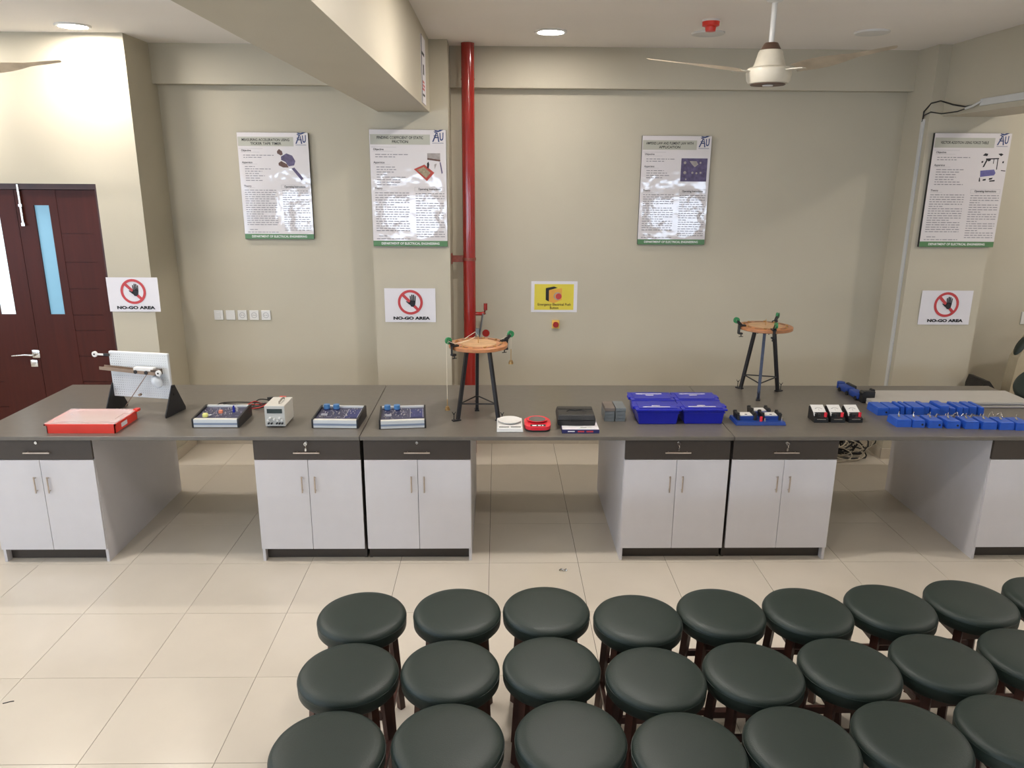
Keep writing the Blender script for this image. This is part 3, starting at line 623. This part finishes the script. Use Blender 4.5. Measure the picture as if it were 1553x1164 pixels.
# trainer kits
def kit(x, y, rz, kind, label):
    t = thing('trainer_kit', label, 'electronics kit', (x, y, Z), rz, 'electronic trainer kits on the worktop')
    w, d = .155, .138; ch = [(-d, .002), (-d + .004, 0), (d - .004, 0), (d, .002), (d, .075), (d - .012, .082), (-d + .004, .062), (-d, .055)]
    for sx in (-1, 1):
        MB().prismx(ch, sx * w - (.0 if sx < 0 else .012), sx * w + (.012 if sx < 0 else 0)).build('end_cheek', blackm, t)
    fr = MB().b(-w + .012, w - .012, -d + .001, -d + .02, .004, .055).build('front_profile', alum, t)
    MB().b(-w + .012, w - .012, -d - .0004, -d + .004, .020, .034).build('blue_stripe', alubluem, fr)
    MB().b(-w + .012, w - .012, -d + .004, -d + .03, .053, .058).build('top_lip', mat('cream_profile', (.68, .67, .60), .4, var=.02), fr)
    MB().b(-w + .012, w - .012, d - .025, d - .002, .055, .078).build('rear_profile', alum, t)
    s_ = math.atan2(.016, 2 * d)
    pn = MB().box((0, 0, .058), (2 * w - .024, 2 * d - .05, .004), rot=(s_, 0, 0)).build('face_panel', panelm, t)
    rr = random.Random(int(abs(x) * 100)); mk = MB(); mc = MB()
    for i in range(46):
        a, b = rr.uniform(-w + .03, w - .03), rr.uniform(-d + .05, d - .045); zz = .061 + b * .058
        if rr.random() < .5: mk.b(a, a + rr.uniform(.01, .035), b, b + .0018, zz, zz + .001)
        else: mk.b(a, a + .0018, b, b + rr.uniform(.01, .03), zz, zz + .0018)
    mk.build('circuit_print', mat('pale_circuit_ink', (.45, .42, .50), .5, var=.1), pn, kind='stuff')
    for i in range(24):
        a, b = rr.uniform(-w + .03, w - .03), rr.uniform(-d + .05, d - .045); mc.cyl((a, b, .064 + b * .058), .0035, .008, 8)
    mc.build('terminal_posts', mat('pale_metal', (.5, .46, .44), .4, .4, var=.1), pn, kind='stuff')
    if kind == 1:
        MB().lathe([(0, 0), (.019, 0), (.019, .018), (.014, .022), (0, .022)], 24, loc=(-.085, -.075, .058)).build('yellow_knob', mat('pale_yellow_plastic', (.66, .66, .22), .35, var=.05), t, smooth=True)
        MB().tube([(-.066, -.075, .068), (-.045, -.072, .070)], .0035, 8).build('probe_tip', whiteplasm, t)
        MB().b(-.02, .004, -.015, .010, .059, .080, .003).build('orange_block', mat('salmon_plastic', (.80, .25, .14), .4, var=.05), t)
        MB().cyl((.075, .015, .078), .009, .034, 18).cyl((.075, .015, .10), .006, .014, 14).build('blue_capacitor', mat('navy_gloss', (.02, .03, .28), .25, var=.05), t, smooth=True)
        MB().cyl((.09, .03, .085), .004, .05, 10).build('white_post', whiteplasm, t)
    else:
        for a in (-.105, -.04):
            k_ = MB().cyl((a, d - .055, .083), .021, .034, 28).build('meter_dial', mat('sky_blue_plastic', (.07, .20, .42), .35, var=.06), t, smooth=True)
            MB().cyl((a, d - .055, .069), .023, .008, 28).build('dial_base', mat('navy_plastic', (.015, .035, .14), .4, var=.05), k_, smooth=True)
        MB().b(-.115, -.075, -.045, -.025, .058, .068).build('grey_component', mat('silver_part', (.42, .42, .46), .4, var=.05), t)
        MB().box((.095, .0, .0605), (.09, .15, .004), rot=(s_, 0, 0)).build('blue_section', mat('indigo_print', (.03, .035, .13), .4, var=.3, vscale=70), pn)
        mr = MB()
        for (a, b, c_, d_) in ((.05, -.08, .0018, .16), (.135, -.08, .0018, .16)): mr.box((a, 0, .0635), (c_, d_, .001), rot=(s_, 0, 0))
        mr.build('section_rule', whiteplasm, pn)
    return t
kit(-1.862, 4.945, 0, 1, 'trainer kit with yellow knob and orange block, left of the power supply')
kit(-1.068, 4.93, math.radians(-2), 2, 'trainer kit with two blue dials, right of the power supply')
kit(-.640, 4.925, math.radians(6), 2, 'trainer kit with two blue dials, left of the wooden force table')
# leads behind kit 1
def squig(seed, cx, cy, rx, ry, n, m, label, name='test_lead', r_=.004):
    rr = random.Random(seed); pts = []
    for i in range(n):
        a = i * 1.25 + rr.uniform(-.4, .4); pts.append((cx + rx * math.cos(a) * rr.uniform(.5, 1), cy + ry * math.sin(a) * rr.uniform(.5, 1), Z + r_ + .012 * (i % 3)))
    sm = []
    for i in range(len(pts) - 1):
        p0, p1, p2, p3 = [Vector(pts[max(0, min(len(pts) - 1, q))]) for q in (i - 1, i, i + 1, i + 2)]
        for s_ in range(7):
            u_ = s_ / 7; sm.append(.5 * ((2 * p1) + (-p0 + p2) * u_ + (2 * p0 - 5 * p1 + 4 * p2 - p3) * u_ * u_ + (-p0 + 3 * p1 - 3 * p2 + p3) * u_ ** 3))
    sm = [Vector((p.x, p.y, max(Z + r_, p.z))) for p in sm]
    return tag(MB().tube(sm, r_, 7).build(name, m, smooth=True), label, 'cable', 'test leads behind the first trainer kit')
squig(1, -1.80, 5.27, .22, .09, 9, blackm, 'black test lead coiled behind the leftmost trainer kit')
squig(5, -1.72, 5.26, .13, .07, 8, redcable, 'red test lead coiled behind the leftmost trainer kit')
squig(9, -1.60, 5.22, .10, .12, 7, redcable, 'red test lead trailing to the power supply')
squig(12, -1.66, 5.30, .14, .12, 7, blackm, 'black test lead trailing to the power supply')
t = thing('lead_plug', 'pinkish red plug lying left behind the power supply', 'plug', (-1.57, 5.37, Z + .03))
MB().cyl((0, 0, 0), .026, .04, 18, rot=(0, PI / 2, 0)).build('plug_body', mat('salmon_red', (.70, .10, .08), .4, var=.05), t, smooth=True); MB().b(-.04, -.02, -.006, .006, -.006, .006).build('pin', steelm, t)
t = thing('lead_plug', 'black plug tip on the upper coil of leads', 'plug', (-1.68, 5.44, Z + .016))
MB().cyl((0, 0, 0), .012, .05, 14, rot=(0, PI / 2, .3)).b(-.02, .02, -.012, .012, -.015, .005, .003).build('plug_body', blackm, t, smooth=True)

# power supply
t = thing('power_supply', 'off-white bench power supply with dark display', 'power supply', (-1.47, 4.925, Z))
MB().b(-.066, .066, -.105, .105, .008, .148, .003).build('case', psum, t)
MB().b(-.06, -.04, -.09, .09, 0, .009).b(.04, .06, -.09, .09, 0, .009).build('rubber_feet', blackm, t)
MB().b(-.066, .066, -.109, -.105, .008, .148, .002).build('front_panel', mat('light_grey_panel', (.52, .52, .49), .4, var=.02), t)
MB().b(-.050, .050, -.111, -.108, .098, .128).build('display', displaym, t)
for (a, b) in ((-.032, .066), (.030, .066), (-.005, .058), (-.045, .052), (.018, .05), (.045, .05)): MB().cyl((a, -.115, b), .007, .012, 14, rot=(PI / 2, 0, 0)).build('knob', whiteplasm, t, smooth=True)
for a in (-.042, -.022, .012, .03, .048): MB().cyl((a, -.116, .03), .006, .014, 12, rot=(PI / 2, 0, 0)).build('terminal', blackm, t, smooth=True)
MB().tube([(.02, -.06, .148), (.02, -.055, .16), (.02, 0, .165), (.02, .055, .16), (.02, .06, .148)], .006, 8).build('carry_handle', mat('taupe_plastic', (.30, .27, .23), .5, var=.05), t, smooth=True)

# force tables
def force_table(x, y, zt, feet, pul, label, front_navy, slots_seed):
    t = thing('force_table', label, 'force table', (x, y, Z)); h = zt - Z; R_ = .2
    MB().lathe([(0, h), (.196, h), (.2, h - .003), (.2, h - .022), (.196, h - .025), (0, h - .025)], 64).build('table_disc', ftwood, t, smooth=True)
    MB().cyl((0, 0, h + .001), .125, .002, 48).build('protractor_disc', ftpaper, t)
    rg = MB(); rr = random.Random(slots_seed)
    for k in range(10):
        a0 = k * 2 * PI / 10 + .1; n = 5; a1 = a0 + .42
        for i in range(n):
            p, q = a0 + (a1 - a0) * i / n, a0 + (a1 - a0) * (i + 1) / n
            rg.prismz([(.150 * math.cos(p), .150 * math.sin(p)), (.163 * math.cos(p), .163 * math.sin(p)), (.163 * math.cos(q), .163 * math.sin(q)), (.150 * math.cos(q), .150 * math.sin(q))], h, h + .0012)
    rg.build('slots', mat('dark_slot', (.16, .08, .04), .6, var=.3), t)
    for k in range(9): a = k * .7 + rr.uniform(-.15, .15); MB().cyl((.157 * math.cos(a), .157 * math.sin(a), h + .0055), .009, .009, 14).build('slotted_weight', brassm, t, smooth=True)
    MB().cyl((0, 0, h + .025), .0025, .05, 10).build('centre_pin', brassm, t, smooth=True)
    for k in range(8): a = k * .79 + rr.uniform(-.15, .15); MB().cyl((.10 * math.cos(a), .10 * math.sin(a), h - .037), .004, .026, 8).build('peg', blackm, t)
    ft = []
    for i, (a, rf) in enumerate(feet):
        a = math.radians(a); ca, sa = math.cos(a), math.sin(a)
        lg = MB().bar((ca * rf, sa * rf, .008), (ca * .085, sa * .085, h - .025), .022).build('leg', navymetm if i == front_navy else blackmetm, t)
        MB().b(-.03, .03, -.016, .016, 0, .009, .002).build('foot_plate', blackmetm, lg, loc=(ca * (rf + .012), sa * (rf + .012), 0), rot=(0, 0, a))
        px_, py_ = ca * (rf + .03), sa * (rf + .03)
        MB().cyl((px_, py_, .03), .003, .05, 8).bar((px_, py_, .045), (px_ - .012, py_, .066), .004).bar((px_, py_, .045), (px_ + .012, py_, .066), .004).build('wing_bolt', blackm, lg)
        q = .22; rr_ = rf + (.085 - rf) * q; ft.append((ca * rr_, sa * rr_, .008 + (h - .033) * q))
    for i in range(3): MB().tube([ft[i], ft[(i + 1) % 3]], .005, 8).build('stretcher', blackmetm, t)
    for a in pul:
        a = math.radians(a); ca, sa = math.cos(a), math.sin(a)
        P = lambda rr_, z_: (ca * rr_, sa * rr_, z_)
        c_ = MB().bar(P(.165, h + .006), P(.215, h + .006), .03, .012).bar(P(.213, h + .008), P(.213, h - .055), .012, .028).bar(P(.215, h - .055), P(.185, h - .055), .028, .012).cyl(P(.192, h - .065), .004, .03, 8).bar(P(.175, h - .08), P(.208, h - .08), .005).build('pulley_clamp', blackm, t)
        MB().bar(P(.20, h + .008), P(.232, h + .04), .016, .022).build('pulley_arm', blackm, c_)
        w_ = MB().lathe([(.006, -.007), (.023, -.008), (.018, 0), (.023, .008), (.006, .007)], 28)
        o = w_.build('pulley_wheel', greenm, c_, smooth=True); o.location = P(.238, h + .046); o.rotation_euler = Euler((PI / 2, 0, a))
    return t
ft1 = force_table(-.130, 5.045, 1.425, [(209, .160), (329, .160), (96, .150)], (216, 22), 'wooden disc force table on black legs in front of the red pipe', -1, 3)
force_table(2.035, 5.645, 1.437, [(125, .175), (249, .175), (22, .18)], (188, 268, 50), 'wooden disc force table right of the blue bins', 1, 8)
cd = [MB().tube([(-.15, 5.045, 1.47), (-.19, 5.0, 1.455), (-.28, 4.93, 1.445), (-.318, 4.885, 1.47)], .0018, 6).tube([(-.322, 4.88, 1.47), (-.334, 4.875, 1.45), (-.334, 4.872, 1.08)], .0016, 6),
      MB().tube([(-.125, 5.05, 1.465), (-.15, 5.06, 1.50), (-.22, 5.0, 1.465)], .0016, 6), MB().tube([(.094, 5.135, 1.36), (.094, 5.135, 1.47), (.02, 5.09, 1.44)], .0014, 6)]
for c_ in cd:
    o = c_.build('cord', stringm, ft1); o.location = (.130, -5.045, -Z)
def hanger(x, y, ztop, hh, label):
    t = thing('mass_hanger', label, 'hanging mass', (x, y, ztop - hh))
    MB().cyl((0, 0, hh / 2 + .006), .0025, hh - .012, 8).build('rod', brassm, t)
    MB().cyl((0, 0, .006), .0165, .014, 20).cyl((0, 0, .020), .012, .010, 20).build('mass', brassm, t, smooth=True)
hanger(-.334, 4.872, 1.08, .075, 'brass mass hanging low left of the force table by the red pipe')
hanger(.094, 5.135, 1.365, .105, 'brass mass hanging right of the force table by the red pipe')

# scales
t = thing('kitchen_scale', 'white kitchen scale with round pan', 'scale', (.083, 4.83, Z))
MB().taper(-.083, .083, -.11, .11, 0, .028, -.004, .004).build('body', whiteplasm, t)
MB().lathe([(0, .040), (.070, .042), (.078, .044), (.076, .038), (.05, .030), (0, .028)], 44, loc=(0, .025, 0)).build('pan', whiteplasm, t, smooth=True)
MB().b(-.072, -.006, -.098, -.082, .026, .0300).b(.006, .072, -.098, -.082, .026, .0300).build('display', mat('grey_lcd', (.16, .17, .16), .25, var=.1), t)
t = thing('kitchen_scale', 'red kitchen scale with dark round pan', 'scale', (.268, 4.83, Z))
pt = [(.086 * math.copysign(abs(math.cos(k * PI / 18)) ** .55, math.cos(k * PI / 18)), .11 * math.copysign(abs(math.sin(k * PI / 18)) ** .6, math.sin(k * PI / 18))) for k in range(36)]
MB().prismz(pt, 0, .014).build('dark_base', blackm, t)
m_ = MB().prismz([(a * 1.02, b * 1.0) for a, b in pt], .012, .034); m_.build('body', pinkredm, t)
MB().lathe([(0, .043), (.05, .043), (.066, .048), (.07, .046), (.055, .036), (0, .035)], 44, loc=(0, .03, 0)).build('pan_rim', pinkredm, t, smooth=True)
MB().cyl((0, .03, .045), .055, .004, 40).build('pan', mat('grey_pan', (.17, .16, .15), .4, .3, var=.08), t, smooth=True)
MB().b(-.05, .05, -.092, -.055, .033, .036).build('display', displaym, t)
MB().b(-.038, -.01, -.09, -.07, .036, .037).b(.0, .018, -.09, -.07, .036, .037).b(.026, .036, -.09, -.072, .036, .037).build('button_print', paperm, t)

# boxes
t = thing('instrument_carton', 'flat navy and white carton lying under the black case', 'box', (.545, 4.81, Z))
MB().b(-.122, .122, -.115, .115, 0, .026, .001).build('carton', mat('navy_card', (.025, .025, .11), .4, var=.08), t)
MB().b(-.120, .120, -.113, .113, .0262, .0268).build('white_print', paperm, t)
MB().b(-.085, -.04, -.1158, -.1151, .010, .017).build('white_lettering', paperm, t); MB().b(-.02, .022, -.1158, -.1151, .008, .018).b(.038, .082, -.1158, -.1151, .008, .018).build('red_lettering', redinkm, t)
MB().b(-.01, .065, -.095, -.07, .0268, .030).build('leaflet', whiteplasm, t); MB().b(.0, .04, -.088, -.080, .0301, .0305).build('leaflet_print', inkm, t)
t = thing('instrument_case', 'black moulded plastic case lying on the carton', 'case', (.525, 4.87, Z + .0275), math.radians(-1))
MB().taper(-.128, .128, -.105, .115, 0, .036, .006, .004).build('case_base', blackm, t)
MB().taper(-.128, .128, -.105, .115, .074, .037, .010, .006).build('case_lid', mat('black_textured_plastic', (.024, .023, .022), .45, var=.1, bump=.2, bscale=200), t)
MB().b(-.04, .04, -.112, -.104, .028, .046, .002).build('latch', blackm, t); MB().tube([(-.06, -.02, .075), (-.04, .01, .077), (0, -.005, .077), (.04, .01, .077), (.07, -.02, .075)], .003, 6).b(-.115, .115, .03, .036, .073, .077).build('lid_rib', blackm, t)

# metal block stacks
for sx, x_ in enumerate((.768, .842)):
    for k in range(4):
        top = k == 3
        o = MB().b(-.034, .034, -.085, .085, 0, .0245, .002).build('friction_block', blockbrown if (sx == 0 and k >= 3) else blockgrey, loc=(x_, 5.03 - .004 * k, Z + k * .0252), rot=(0, 0, .02 * (k % 2) - .01))
        tag(o, 'grey steel block, %s of the %s stack beside the blue bins' % (['bottom', 'second from the bottom', 'third from the bottom', 'top'][k], ['left', 'right'][sx]), 'block', 'steel blocks stacked beside the bins')

# blue bins
def make_bin():
    t = thing('storage_bin', 'b', 'bin', (0, 0, 0))
    w, d, h = .140, .092, .10
    m_ = MB().taper(-w, w, -d, d, 0, h, .012, .006)
    m_.b(-w - .004, w + .004, -d - .004, d + .004, h - .02, h - .014, .002)
    m_.build('bin_body', bluebinm, t, smooth=False)
    l = MB().b(-w - .014, w + .014, -d - .012, d + .012, h - .002, h + .010, .004).b(-w + .01, w - .01, -d + .014, d - .014, h + .010, h + .014, .003).b(-.045, .045, d + .004, d + .020, h - .004, h + .008, .002)
    for sx in (-1, 1): l.b(sx * w - .02 + sx * .006, sx * w + .02 + sx * .006, -.035, .035, h - .008, h + .012, .004)
    lid = l.build('lid', bluebinm, t)
    return t
bin0 = make_bin()
spots = [((1.088, 4.965), 0, 'blue lidded bin, front left of the four'), ((1.400, 4.972), PI * 0, 'blue lidded bin, front right of the four'), ((1.095, 5.190), PI, 'blue lidded bin, back left of the four'), ((1.408, 5.190), PI, 'blue lidded bin, back right of the four')]
bins = [bin0] + [dup(bin0, (0, 0, 0)) for _ in range(3)]
for i, ((x, y), rz, lab) in enumerate(spots):
    o = bins[i]
    o.location = (x, y, Z); o.rotation_euler = (0, 0, 0); o['label'] = lab; o['group'] = 'royal blue lidded bins'
    yy = -.05 if i < 2 else .045
    MB().b(-.10, .085, yy - .006, yy + .006, .1142, .1150).b(-.035, .02, yy + .022 if i < 2 else yy - .04, yy + .034 if i < 2 else yy - .028, .1142, .1150).build('label_strip', paperm, o)

# meter board
t = thing('circuit_board_set', 'blue base with three white-topped component holders and black clips', 'lab kit', (1.785, 4.94, Z))
MB().taper(-.165, .165, -.08, .08, 0, .024, -.006, .003).b(-.01, .15, .07, .16, 0, .022, .003).build('base', bluedeepm, t)
for (a, b) in ((-.085, .01), (.085, .01), (.045, .115)):
    hd = MB().b(a - .05, a + .05, b - .04, b + .04, .022, .05, .003).build('holder', bluedeepm, t)
    MB().b(a - .042, a + .042, b - .034, b + .034, .050, .056).build('white_plate', whiteplasm, hd); MB().cyl((a, b - .02, .057), .009, .003, 14).build('plate_mark', greyinkm, hd)
    for sx in (-1, 1): MB().box((a + sx * .058, b, .045), (.018, .10, .05), .004, rot=(0, sx * .15, 0)).cyl((a + sx * .058, b - .035, .066), .010, .016, 12).cyl((a + sx * .058, b + .03, .066), .010, .016, 12).build('clip', blackm, t)
MB().cyl((.005, -.06, .040), .010, .03, 16).build('red_terminal', pinkredm, t, smooth=True)
MB().cyl((.03, -.062, .034), .006, .02, 12).cyl((.15, -.05, .034), .007, .02, 12).build('steel_terminal', steelm, t, smooth=True)

# analog meters
mt0 = None
for i, (x_, lab) in enumerate(((2.222, 'analog meter, left of the three white-dial meters'), (2.336, 'analog meter, middle of the three white-dial meters'), (2.458, 'analog meter standing apart, right of the three white-dial meters'))):
    if mt0 is None:
        t = mt0 = thing('analog_meter', lab, 'meter', (0, 0, 0))
        MB().prismx([(-.055, 0), (.065, 0), (.065, .082), (.05, .092), (-.012, .062), (-.03, .040), (-.055, .030)], -.048, .048).build('case', blackm, t)
        MB().prismx([(-.012, .0635), (.055, .096), (.058, .0955), (.058, .090), (-.010, .058)], -.044, .044).build('dial_cover', whiteplasm, t)
        a = math.atan2(.0325, .067); ar = MB()
        for k in range(9):
            th = math.radians(35 + k * 13.75); ar.box((.026 * math.cos(th), .012 + (.026 * math.sin(th) - .010) * math.cos(a), .0765 + (.026 * math.sin(th) - .010) * math.sin(a)), (.008, .0015, .001), rot=(a, 0, th - PI / 2) if False else (a, 0, 0))
        ar.box((0, .008, .0745), (.001, .02, .001), rot=(a, 0, 0)); ar.build('scale_print', greyinkm, t)
        MB().b(-.044, -.038, -.035, -.008, .042, .062).build('side_trim', whiteplasm, t)
        MB().cyl((.033, -.036, .052), .010, .03, 18).build('red_terminal', pinkredm, t, smooth=True)
        MB().cyl((-.012, -.036, .047), .009, .02, 18).cyl((-.035, -.03, .05), .008, .02, 18).build('black_terminal', blackm, t, smooth=True)
        MB().b(-.03, .03, -.0562, -.0552, .022, .027).build('front_trim', steelm, t)
    o = mt0 if i == 0 else dup(mt0, (0, 0, 0))
    o.location = (x_, 4.975, Z); o['label'] = lab; o['group'] = 'analog meters in a row'; o.rotation_euler = (0, 0, (-.02, 0, .03)[i])

# cart on the boards' end
t = thing('clamp_cart', 'blue cart with black end brackets at the left end of the pale boards', 'lab apparatus', (2.735, 5.57, Z), math.radians(4))
MB().box((0, .10, .035), (.07, .14, .05), .012).box((0, -.06, .035), (.07, .14, .05), .012).cyl((0, .19, .04), .03, .05, 20).build('cart_body', bluedeepm, t, smooth=True)
MB().box((.035, .1, .05), (.03, .12, .04), .008).build('side_bracket', blackm, t)
MB().box((.02, -.16, .045), (.10, .05, .09), .008).cyl((-.02, -.17, .075), .018, .05, 16, rot=(PI / 2, 0, 0)).cyl((.06, -.15, .09), .012, .04, 12, rot=(PI / 2, 0, 0)).build('end_bracket', blackm, t, smooth=True)
for (a, b) in ((-.035, .14), (-.035, .03), (-.035, -.1)): MB().cyl((a, b, .018), .016, .012, 18, rot=(0, PI / 2, 0)).build('wheel', blackm, t, smooth=True)
# pale boards
for i, (a, lab) in enumerate(((0, 'pale grey long board, lower of the two stacked'), (1, 'pale grey long board, upper of the two stacked'))):
    o = MB().b(2.75 - .045 * (1 - i) * 0, 3.935, 5.268 + .006 * i, 5.60, Z + i * .0215, Z + i * .0215 + .0185, .0015).build('long_board', boardm)
    tag(o, lab, 'board', 'stacked pale boards')
    MB().b(2.75, 3.935, 5.262 + .006 * i, 5.2675 + .006 * i, Z + .002 + i * .0215, Z + i * .0215 + .006).build('edge_strip', mat('grey_edge', (.22, .22, .24), .4, var=.03), o)

# blue blocks with hooks
def hookblock(x0, x1, y0, y1, h, label, grp, hole=False, hook=True, flat_=False, rz=0):
    cx, cy = (x0 + x1) / 2, (y0 + y1) / 2; w, d = (x1 - x0) / 2, (y1 - y0) / 2
    t = thing('hooked_block' if hook else 'slide_block', label, 'block', (cx, cy, Z), rz, grp)
    MB().taper(-w, w, -d, d, h * .82, 0, .002).b(-w + .002, w - .002, -d + .002, d - .002, h * .80, h, .005).build('block_body', blueblockm, t)
    if hole: MB().cyl((w * .55, -d - .0006, h * .42), .007, .003, 16, rot=(PI / 2, 0, 0)).build('hole', inkm, t)
    if hook:
        MB().tube([(0, d * .2, h), (0, d * .3, h + .02), (.006, d * .4, h + .03), (.012, d * .5, h + .02)], .002, 6).bar((-.012, -d * .2, h + .004), (.012, d * .6, h + .004), .012, .003).build('hook', steelm, t)
    return t
fx = [(2.695, 2.795, 'first', 0), (2.800, 2.882, 'second', 1), (2.903, 2.995, 'third', 1), (3.022, 3.112, 'fourth', 1), (3.140, 3.232, 'fifth', 0), (3.250, 3.348, 'sixth', 0), (3.362, 3.458, 'seventh', 0), (3.464, 3.560, 'eighth', 1)]
for i, (a, b, n_, ho) in enumerate(fx):
    yf = 4.825 - .010 * i
    hookblock(a, b, yf, yf + .135, .052, 'bright blue hooked block, %s from the left in the front row' % n_, 'blue hooked blocks, front row', hole=bool(ho))
rx = [(2.690, 2.770, .055), (2.775, 2.850, .055), (2.862, 2.893, .060), (2.903, 2.934, .060), (2.945, 3.030, .058), (3.034, 3.070, .062), (3.078, 3.135, .050), (3.140, 3.205, .066), (3.212, 3.262, .048), (3.268, 3.300, .060), (3.306, 3.348, .055), (3.356, 3.412, .060), (3.420, 3.452, .060)]
ro2 = ['first', 'second', 'third', 'fourth', 'fifth', 'sixth', 'seventh', 'eighth', 'ninth', 'tenth', 'eleventh', 'twelfth', 'thirteenth']
for i, (a, b, h) in enumerate(rx):
    wide = (b - a) > .05
    hookblock(a, b, 5.085 + .01 * (i % 3), 5.245, h, '%s blue block, %s from the left in the rear row' % ('wide' if wide else 'narrow', ro2[i]), 'blue blocks, rear row', hole=(i == 0), hook=False)
rr = random.Random(4); m_ = MB()
for k in range(9):
    x_ = 3.0 + k * .062; m_.tube([(x_, 5.02 + rr.uniform(-.02, .02), Z + .004), (x_ + .02, 5.03, Z + .03), (x_ + .05, 5.05, Z + rr.uniform(.01, .04)), (x_ + .03, 4.99, Z + .01)], .003, 6)
tag(m_.build('hook_pile', steelm), 'pile of small steel hooks and cords between the blue block rows', 'hooks', kind='stuff')

# ------------------------------------------------------------------ things on the floor behind
rr = random.Random(11)
t = thing('cable_heap', 'tangled heap of beige and black cables on the floor behind the worktop', 'cables', (3.22, 6.70, 0))
def loops(n, m, r_, name, s0, sp):
    r2 = random.Random(s0); mb = MB()
    for k in range(n):
        cx, cy = r2.uniform(-sp, sp), r2.uniform(-.10, .12) - (.07 if m == cablem else 0); R_ = r2.uniform(.05, .12); tz = r2.uniform(.02, .2); th0 = r2.uniform(0, 6); tl = r2.uniform(.3, 1.2)
        pts = [(cx + R_ * 1.4 * math.cos(th0 + q * .5), cy + R_ * .6 * math.sin(th0 + q * .5) * math.cos(tl), max(r_, tz + R_ * math.sin(th0 + q * .5) * math.sin(tl))) for q in range(14)]
        mb.tube(pts, r_, 6)
    return mb.build(name, m, t, smooth=True)
loops(14, cablem, .0052, 'beige_cables', 21, .16); loops(18, blackm, .007, 'black_cables', 33, .14)
MB().cyl((.10, .03, .13), .05, .05, 20, rot=(PI / 2, 0, 0)).build('adapter', blackm, t, smooth=True)
m_ = MB().tube([(.2, .0, .06), (.28, 0, .07), (.33, -.02, .12), (.338, -.03, .22)], .006, 7); m_.build('lead_to_socket', blackm, t, smooth=True)
t = thing('floor_socket', 'white socket box low on the side of the right pillar', 'socket', (3.58, 6.70, .26))
MB().b(-.03, 0, -.045, .045, -.045, .045, .004).build('cover', whiteplasm, t); MB().b(-.055, -.03, -.02, .02, -.04, 0, .003).build('plug', whiteplasm, t)
t = thing('cloth_bag', 'black cloth bag heaped in the corner behind the worktop end', 'bag', (4.355, 6.40, 0))
MB().prism([(-.13, .0), (-.15, .76), (-.13, .835), (-.09, .83), (-.03, .76), (.05, .69), (.12, .60), (.12, .0)], -.12, .12).build('bag_body', bagm, t)
MB().prism([(-.10, .68), (-.07, .74), (-.03, .73), (.02, .67)], -.126, -.120).build('patch', mat('grey_print_patch', (.16, .15, .14), .8, var=.4, vscale=60), t)
t = thing('slant_topped_box', 'beige slant-topped box with a dark oval pad at the right edge', 'box', (4.50, 6.34, 0))
MB().prism([(-.02, .0), (.0, .80), (.02, 1.02), (.12, 1.22), (.20, 1.34), (.62, 1.40), (.62, 0)], 0, .12).build('box_body', matfoam, t)
ob = MB().lathe([(0, .012), (.085, .010), (.097, 0), (.085, -.010), (0, -.012)], 36).build('oval_pad', vinylm, t, smooth=True)
ob.location = (.066, .06, 1.125); ob.scale = (1, .55, 1); ob.rotation_euler = (0, -1.107, 0)
# overturned stool at the right picture edge, seat tipped on its side
rt = Euler((math.radians(12), math.radians(-32), 0)); pc = Vector((4.275, 5.68, .985)) - rt.to_matrix() @ Vector((0, 0, .6))
t = dup(stool0, pc, 0, 'dark green stool tipped over beyond the right worktop end', None); t.rotation_euler = rt
t.name = 'tipped_stool'; del t['group']
t = thing('wooden_crate', 'plain wooden crate under the tipped stool', 'crate', (4.74, 5.62, 0))
MB().b(-.2, .2, -.2, .2, 0, .28, .005).build('crate_body', woodm, t)

# floor litter
t = thing('paper_scrap', 'small crumpled scrap of foil on the tiles before the gap', 'litter', (.437, 4.52, 0))
MB().tube([(-.025, 0, .004), (-.01, .006, .012), (.005, -.004, .006), (.02, .004, .012), (.024, -.004, .004)], .006, 6).build('scrap', steelm, t)
tag(MB().tube([(-2.43, 3.235, .002), (-2.40, 3.25, .002), (-2.385, 3.253, .002)], .0022, 6).build('debris_sliver', inkm), 'tiny dark sliver lying on a floor tile at left', 'litter')
